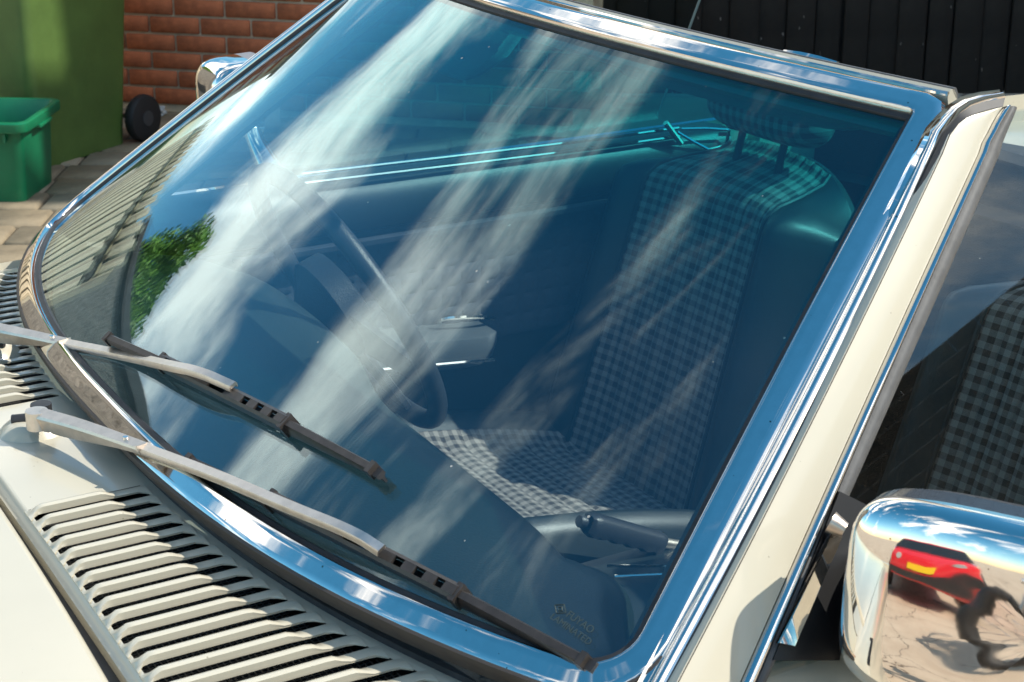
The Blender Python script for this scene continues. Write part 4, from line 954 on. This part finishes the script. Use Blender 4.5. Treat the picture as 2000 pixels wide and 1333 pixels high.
tn = MB(); tn.grid(lambda i, j: np.array([1.32 + .34 * i / 8, -.66 + 1.32 * j / 16, 0.87 + .03 * math.sin(math.pi * min(1, i / 6) / 2) - .03 * ((j - 8) / 8) ** 2]), 9, 17); tn.build('hood_cover', RUBBER, car)
MB().sweep([(np.array([-1.76, v, .55]), np.array([1., 0, 0]), np.array([0, 0, 1.])) for v in np.linspace(-.8, .8, 12)], [(0, -.3), (-.04, -.1), (-.04, .15), (.02, .27), (.06, .27), (.06, -.3)]).build('nose_panel', CREAM, car)
MB().sweep([(np.array([2.78, v, .58]), np.array([1., 0, 0]), np.array([0, 0, 1.])) for v in np.linspace(-.8, .8, 12)], [(0, -.3), (.04, -.1), (.04, .2), (-.03, .36), (-.06, .36), (-.06, -.3)]).build('tail_panel', CREAM, car)
for u in (-1.05, 1.75):
    for sgn in (-1, 1):
        wp = [(.19, -.08), (.27, -.09), (.305, -.075), (.315, -.04), (.315, .04), (.305, .075), (.27, .09), (.19, .08)]
        wo = MB().sweep([(np.array([u, sgn * .72, .315]), np.array([math.cos(a), 0, math.sin(a)]), np.array([0, 1., 0])) for a in np.linspace(0, 2 * math.pi, 32, endpoint=False)], wp, closed=True).build('wheel', TYRE, car)
        MB().tube([(u, sgn * .70, .315), (u, sgn * .77, .315), (u, sgn * .80, .315)], [.20, .19, .06], 24).build('hubcap', CHROME, wo)

# ---------------- etched maker's mark in the corner of the windscreen
def etched(lines, px, py, size):
    P, n, s0, t0 = on_glass(px, py, .0006); P2 = on_glass(px + 46, py + 32, .0006)[0]
    ex = P2 - P; ex /= np.linalg.norm(ex); ey = np.cross(n, ex); ET = mat('etch', (.03, .05, .05), .7)
    for body, dy, k, dx in lines:
        cu = bpy.data.curves.new('txt', 'FONT'); cu.body = body; cu.size = size * k; cu.extrude = .0001
        o = bpy.data.objects.new('txt', cu); col.objects.link(o); dg = bpy.context.evaluated_depsgraph_get()
        me = bpy.data.meshes.new_from_object(o.evaluated_get(dg)); bpy.data.objects.remove(o); me.materials.clear(); me.materials.append(ET)
        for v in me.vertices: c = v.co.copy(); v.co = Vector(P + ex * (c.x + dx) + ey * (c.y + dy) + n * c.z)
        q = bpy.data.objects.new('etched_mark', me); col.objects.link(q); q.parent = windscreen
    c = P + ex * (-.0075) + ey * .0022; fr = []
    mb = MB(); mb.tube([c + ex * .006 * math.cos(a) * (1 if abs(math.cos(a)) > .1 else .3) + ey * .0045 * math.sin(a) for a in np.linspace(0, 2 * math.pi, 4, endpoint=False)], .0006, 4, closed=True); mb.tube([c - ex * .0025, c + ey * .002, c + ex * .0025, c - ey * .002], .0007, 4, closed=True); mb.build('etched_emblem', ET, windscreen)
etched([('FUYAO', 0, 1, 0), ('LAMINATED', -.0085, .92, -.010)], 1104, 1203, .0085)

# ================================================================== WHAT STANDS BEHIND THE CAMERA (mirrored in the chrome mirror shell)
RED = mat('red_paint', (.62, .02, .03), .22, coat=.8); GREY = mat('grey_metal', (.35, .35, .36), .35, .9); BLACKP = mat('black_plastic', (.02, .02, .021), .4); DGLASS = mat('dark_glass', (.02, .025, .03), .04)
LAMP = mat('lamp_glass', (.75, .75, .75), .08, .6)
def small_car(base, rz):
    c = empty('red_car', base, rz); tag(c, 'small red car with a yellow number plate mirrored in the chrome mirror shell', 'car')
    sec = [(-1.75, .62, .30, .62), (-1.70, .72, .24, .76), (-1.4, .78, .22, .84), (-.7, .80, .22, .90), (.6, .80, .22, .92), (1.4, .78, .22, .90), (1.68, .72, .26, .84), (1.74, .60, .32, .70)]
    rings = [[(x_, w * a, lerp(z0, z1, b)) for a, b in ((-.9, 0), (-1, .25), (-1, .7), (-.93, .93), (-.75, 1), (.75, 1), (.93, .93), (1, .7), (1, .25), (.9, 0))] for x_, w, z0, z1 in sec]
    body = loft(rings).build('body', RED, c, auto=50)
    cab = [[(x0 + (x1 - x0) * t, 0, 0) for t in (0, 1)] for x0, x1 in ((0, 0),)]
    rg = [[(x_, y_, z_) for x_, y_ in ((xa, -w), (xa, w), (xb, w), (xb, -w))] for xa, xb, w, z_ in ((-.75, 1.45, .70, .89), (-.30, 1.15, .58, 1.30), (-.22, 1.05, .52, 1.335))]
    o = loft(rg).build('cabin', DGLASS, c, smooth=False)
    rg = [[(x_, y_, z_) for x_, y_ in ((xa, -w), (xa, w), (xb, w), (xb, -w))] for xa, xb, w, z_ in ((-.31, 1.16, .585, 1.302), (-.24, 1.08, .54, 1.345), (-.15, .98, .46, 1.36))]
    loft(rg).build('roof', RED, o, smooth=False)
    for x_, sx in ((-1.05, 1), (1.1, 1)):
        for sy in (-1, 1):
            w = MB().sweep([(np.array([x_, sy * .72, .29]), np.array([math.cos(a), 0, math.sin(a)]), np.array([0, 1., 0])) for a in np.linspace(0, 2 * math.pi, 24, endpoint=False)], [(.17, -.08), (.27, -.085), (.29, 0), (.27, .085), (.17, .08)], closed=True).build('wheel', TYRE, c)
            MB().tube([(x_, sy * .70, .29), (x_, sy * .80, .29)], [.18, .15], 16).build('rim', GREY, w)
    MB().box((1.755, 0, .52), (.012, .52, .115)).build('number_plate', PLATE, c, smooth=False)
    for sy in (-1, 1): MB().tube([(1.70, sy * .5, .66), (1.75, sy * .5, .66)], [.085, .07], 16).build('tail_lamp', LAMP, c)
    MB().box((1.74, 0, .36), (.06, 1.4, .12)).build('bumper', BLACKP, c, smooth=False)
small_car((-5.5, -3.2, 0), rad(36))
def motorcycle(base, rz):
    m = empty('motorcycle', base, rz); tag(m, 'black and red motorcycle with spoked wheels mirrored in the chrome mirror shell', 'motorcycle')
    for x_ in (-.68, .70):
        w = MB().tube([(x_ + .29 * math.cos(a), 0, .335 + .29 * math.sin(a)) for a in np.linspace(0, 2 * math.pi, 32, endpoint=False)], .048, 10, closed=True).build('wheel', TYRE, m)
        MB().tube([(x_, -.06, .335), (x_, .06, .335)], .05, 12).build('hub', GREY, w)
        sp = MB()
        for k in range(18): a = k * math.pi / 9; sp.tube([(x_, .04 * (-1) ** k, .335), (x_ + .26 * math.cos(a + .1), 0, .335 + .26 * math.sin(a + .1))], .003, 4)
        sp.build('spokes', GREY, w)
    for sy in (-.09, .09): MB().tube([(.70, sy, .335), (.46, sy, .95)], .022, 10).build('fork', GREY, m)
    MB().tube([(.44, 0, .86), (.1, 0, .72), (-.2, 0, .62), (-.1, 0, .3), (.25, 0, .28), (.42, 0, .80)], .022, 8).build('frame', BLACKP, m)
    MB().tube([(.05, -.14, .42), (.08, 0, .50), (.05, .14, .42)], [.11, .16, .11], 14).build('engine', GREY, m)
    MB().tube(smoothline([(.36, 0, .84), (.22, 0, .90), (.0, 0, .86), (-.12, 0, .80)], 12, 2), [.05, .11, .13, .14, .145, .145, .14, .135, .13, .12, .10, .07], 14).build('tank', RED, m)
    MB().tube(smoothline([(-.10, 0, .80), (-.35, 0, .79), (-.62, 0, .84)], 10, 2), [.07, .10, .11, .115, .115, .11, .11, .10, .09, .06], 12).build('saddle', BLACKP, m)
    MB().tube(smoothline([(.35, -.38, 1.02), (.42, -.2, 1.04), (.46, 0, 1.0), (.42, .2, 1.04), (.35, .38, 1.02)], 20, 2), .013, 8).build('handlebar', GREY, m)
    MB().tube([(.50, 0, .86), (.60, 0, .86)], [.09, .08], 16).build('headlamp', LAMP, m)
    MB().tube(smoothline([(.15, -.15, .38), (0, -.2, .24), (-.4, -.2, .28), (-.85, -.2, .36)], 16, 2), .034, 10).build('exhaust', GREY, m)
    for sy in (-.09, .09): MB().tube([(-.68, sy, .335), (-.15, sy * .6, .42)], .02, 8).build('swing_arm', BLACKP, m)
    MB().sweep([(np.array([-.68 + .36 * math.cos(a), 0, .335 + .36 * math.sin(a)]), np.array([0, 1., 0]), np.array([math.cos(a), 0, math.sin(a)])) for a in np.linspace(.5, 2.4, 14)], [(-.07, -.005), (-.06, .008), (.06, .008), (.07, -.005)]).build('mudguard', RED, m)
    MB().box((-.98, 0, .60), (.01, .2, .15)).build('number_plate', PLATE, m, smooth=False)
motorcycle((-1.62, -2.05, 0), rad(140))

SKIN = mat('skin', (.55, .33, .24), .5); SHIRT = mat('lavender_shirt', (.42, .40, .52), .85, bump=(30, .4, .01)); TROUS = mat('grey_trousers', (.075, .08, .095), .9); HAIR = mat('hair', (.06, .04, .03), .7); SHOE = mat('shoe', (.03, .025, .02), .5)
def skinned(name, pts, edges, radii, m, parent, root=0, sub=2):
    me = bpy.data.meshes.new(name); me.from_pydata([tuple(p) for p in pts], edges, []); o = bpy.data.objects.new(name, me); col.objects.link(o); o.parent = parent
    o.modifiers.new('skin', 'SKIN'); sv = me.skin_vertices[0].data
    for i, r in enumerate(radii): sv[i].radius = r if hasattr(r, '__len__') else (r, r); sv[i].use_root = (i == root)
    sb = o.modifiers.new('sub', 'SUBSURF'); sb.levels = sub; sb.render_levels = sub; o.modifiers['skin'].use_smooth_shade = True
    me.materials.append(m); return o
def photographer(base):
    p = empty('person', base); tag(p, 'person in a lavender shirt and grey trousers holding up a camera', 'person')
    J = dict(pel=(0, 0, .96), wst=(0, .01, 1.10), chs=(0, -.01, 1.30), nk0=(0, 0, 1.46), nk1=(0, .02, 1.54), hd0=(0, .03, 1.61), hd1=(0, .02, 1.72),
             sl=(-.18, 0, 1.43), el=(-.24, .12, 1.20), wl=(-.10, .27, 1.50), sr=(.18, 0, 1.43), er=(.25, .13, 1.21), wr=(.10, .27, 1.52),
             hl=(-.10, 0, .90), kl=(-.11, .03, .50), al=(-.12, -.01, .09), tl=(-.13, .15, .035), hr=(.10, 0, .90), kr=(.12, .03, .50), ar=(.14, -.01, .09), tr=(.15, .15, .035))
    R = dict(pel=(.15, .11), wst=(.135, .10), chs=(.15, .105), nk0=.065, nk1=.055, hd0=(.075, .092), hd1=(.070, .085), sl=.065, el=.043, wl=.028, sr=.065, er=.043, wr=.028, hl=.085, kl=.055, al=.04, tl=.03, hr=.085, kr=.055, ar=.04, tr=.03)
    N_ = list(J); ix = {k: i for i, k in enumerate(N_)}
    E = [('pel', 'wst'), ('wst', 'chs'), ('chs', 'nk0'), ('nk0', 'nk1'), ('nk1', 'hd0'), ('hd0', 'hd1'), ('chs', 'sl'), ('sl', 'el'), ('el', 'wl'), ('chs', 'sr'), ('sr', 'er'), ('er', 'wr'), ('pel', 'hl'), ('hl', 'kl'), ('kl', 'al'), ('al', 'tl'), ('pel', 'hr'), ('hr', 'kr'), ('kr', 'ar'), ('ar', 'tr')]
    pts = [J[k] for k in N_]; ed = [(ix[a], ix[b]) for a, b in E]; rr = [R[k] for k in N_]
    for sx, w in ((-1, 'wl'), (1, 'wr')):                      # palm and five fingers curled round the camera
        wv = np.array(J[w]); palm = wv + (0, .05, .035); pi = len(pts); pts.append(tuple(palm)); ed.append((ix[w], pi)); rr.append((.034, .016))
        for k in range(4):
            b_ = palm + (-sx * .004, .030, .028 - .018 * k); m_ = b_ + (-sx * .022, .022 - .004 * k, 0); t_ = m_ + (-sx * .026, -.004, .002)
            i0 = len(pts); pts += [tuple(b_), tuple(m_), tuple(t_)]; ed += [(pi, i0), (i0, i0 + 1), (i0 + 1, i0 + 2)]; rr += [.010, .009, .008]
        b_ = palm + (-sx * .02, -.005, .02); t_ = b_ + (-sx * .03, -.008, .018); i0 = len(pts); pts += [tuple(b_), tuple(t_)]; ed += [(pi, i0), (i0, i0 + 1)]; rr += [.011, .009]
    skinned('body', pts, ed, rr, SKIN, p)
    S = ['pel', 'wst', 'chs', 'nk0', 'sl', 'el', 'sr', 'er']; si = {k: i for i, k in enumerate(S)}; RS = dict(pel=(.185, .145), wst=(.165, .13), chs=(.172, .127), nk0=.075, sl=.083, el=.062, sr=.083, er=.062)
    JS = dict(J); JS['pel'] = (0, 0, .88); JS['nk0'] = (0, 0, 1.45)
    skinned('shirt', [JS[k] for k in S], [(si[a], si[b]) for a, b in E if a in si and b in si], [RS[k] for k in S], SHIRT, p)
    S = ['pel', 'hl', 'kl', 'al', 'hr', 'kr', 'ar']; si = {k: i for i, k in enumerate(S)}; RS = dict(pel=(.16, .12), hl=.105, kl=.078, al=.066, hr=.105, kr=.078, ar=.066)
    skinned('trousers', [J[k] for k in S], [(si[a], si[b]) for a, b in E if a in si and b in si], [RS[k] for k in S], TROUS, p)
    for a, t in (('al', 'tl'), ('ar', 'tr')): skinned('shoe', [np.array(J[a]) + (0, -.05, -.04), np.array(J[a]) + (0, .03, -.045), np.array(J[t]) + (0, .03, .004)], [(0, 1), (1, 2)], [.045, .048, (.048, .036)], SHOE, p)
    skinned('hair', [(0, -.01, 1.70), (0, .0, 1.745), (0, .045, 1.75)], [(0, 1), (1, 2)], [(.085, .09), (.085, .08), (.07, .035)], HAIR, p)
    skinned('nose', [(0, .115, 1.66), (0, .135, 1.635)], [(0, 1)], [.009, .014], SKIN, p, sub=1)
    for sx in (-1, 1):
        skinned('ear', [(sx * .080, .02, 1.665), (sx * .086, .012, 1.635)], [(0, 1)], [.014, .011], SKIN, p, sub=1)
        MB().tube([(sx * .032, .104, 1.662), (sx * .032, .112, 1.662)], [.012, .009], 10).build('eye', mat('eye', (.05, .04, .035), .2), p)
    MB().tube([(-.024, .112, 1.597), (0, .118, 1.599), (.024, .112, 1.597)], [.004, .007, .004], 8).build('mouth', mat('lips', (.45, .18, .15), .5), p)
photographer((.02, -.36, 0))
cd = empty('handheld_camera', (.02, -.09, 1.57)); tag(cd, 'black camera held up by the person in the lavender shirt', 'camera')
o = MB().box((0, 0, 0), (.135, .05, .09)).build('body', BLACKP, cd); bevel(o, .012, 3)
MB().tube([(0, .02, 0), (0, .068, 0)], [.036, .034], 24).build('lens', BLACKP, cd)
MB().tube([(0, .067, 0), (0, .0685, 0)], [.028, .028], 24).build('lens_glass', DGLASS, cd)
o = MB().box((0, -.002, .052), (.045, .04, .03)).build('finder_hump', BLACKP, cd); bevel(o, .008, 2)
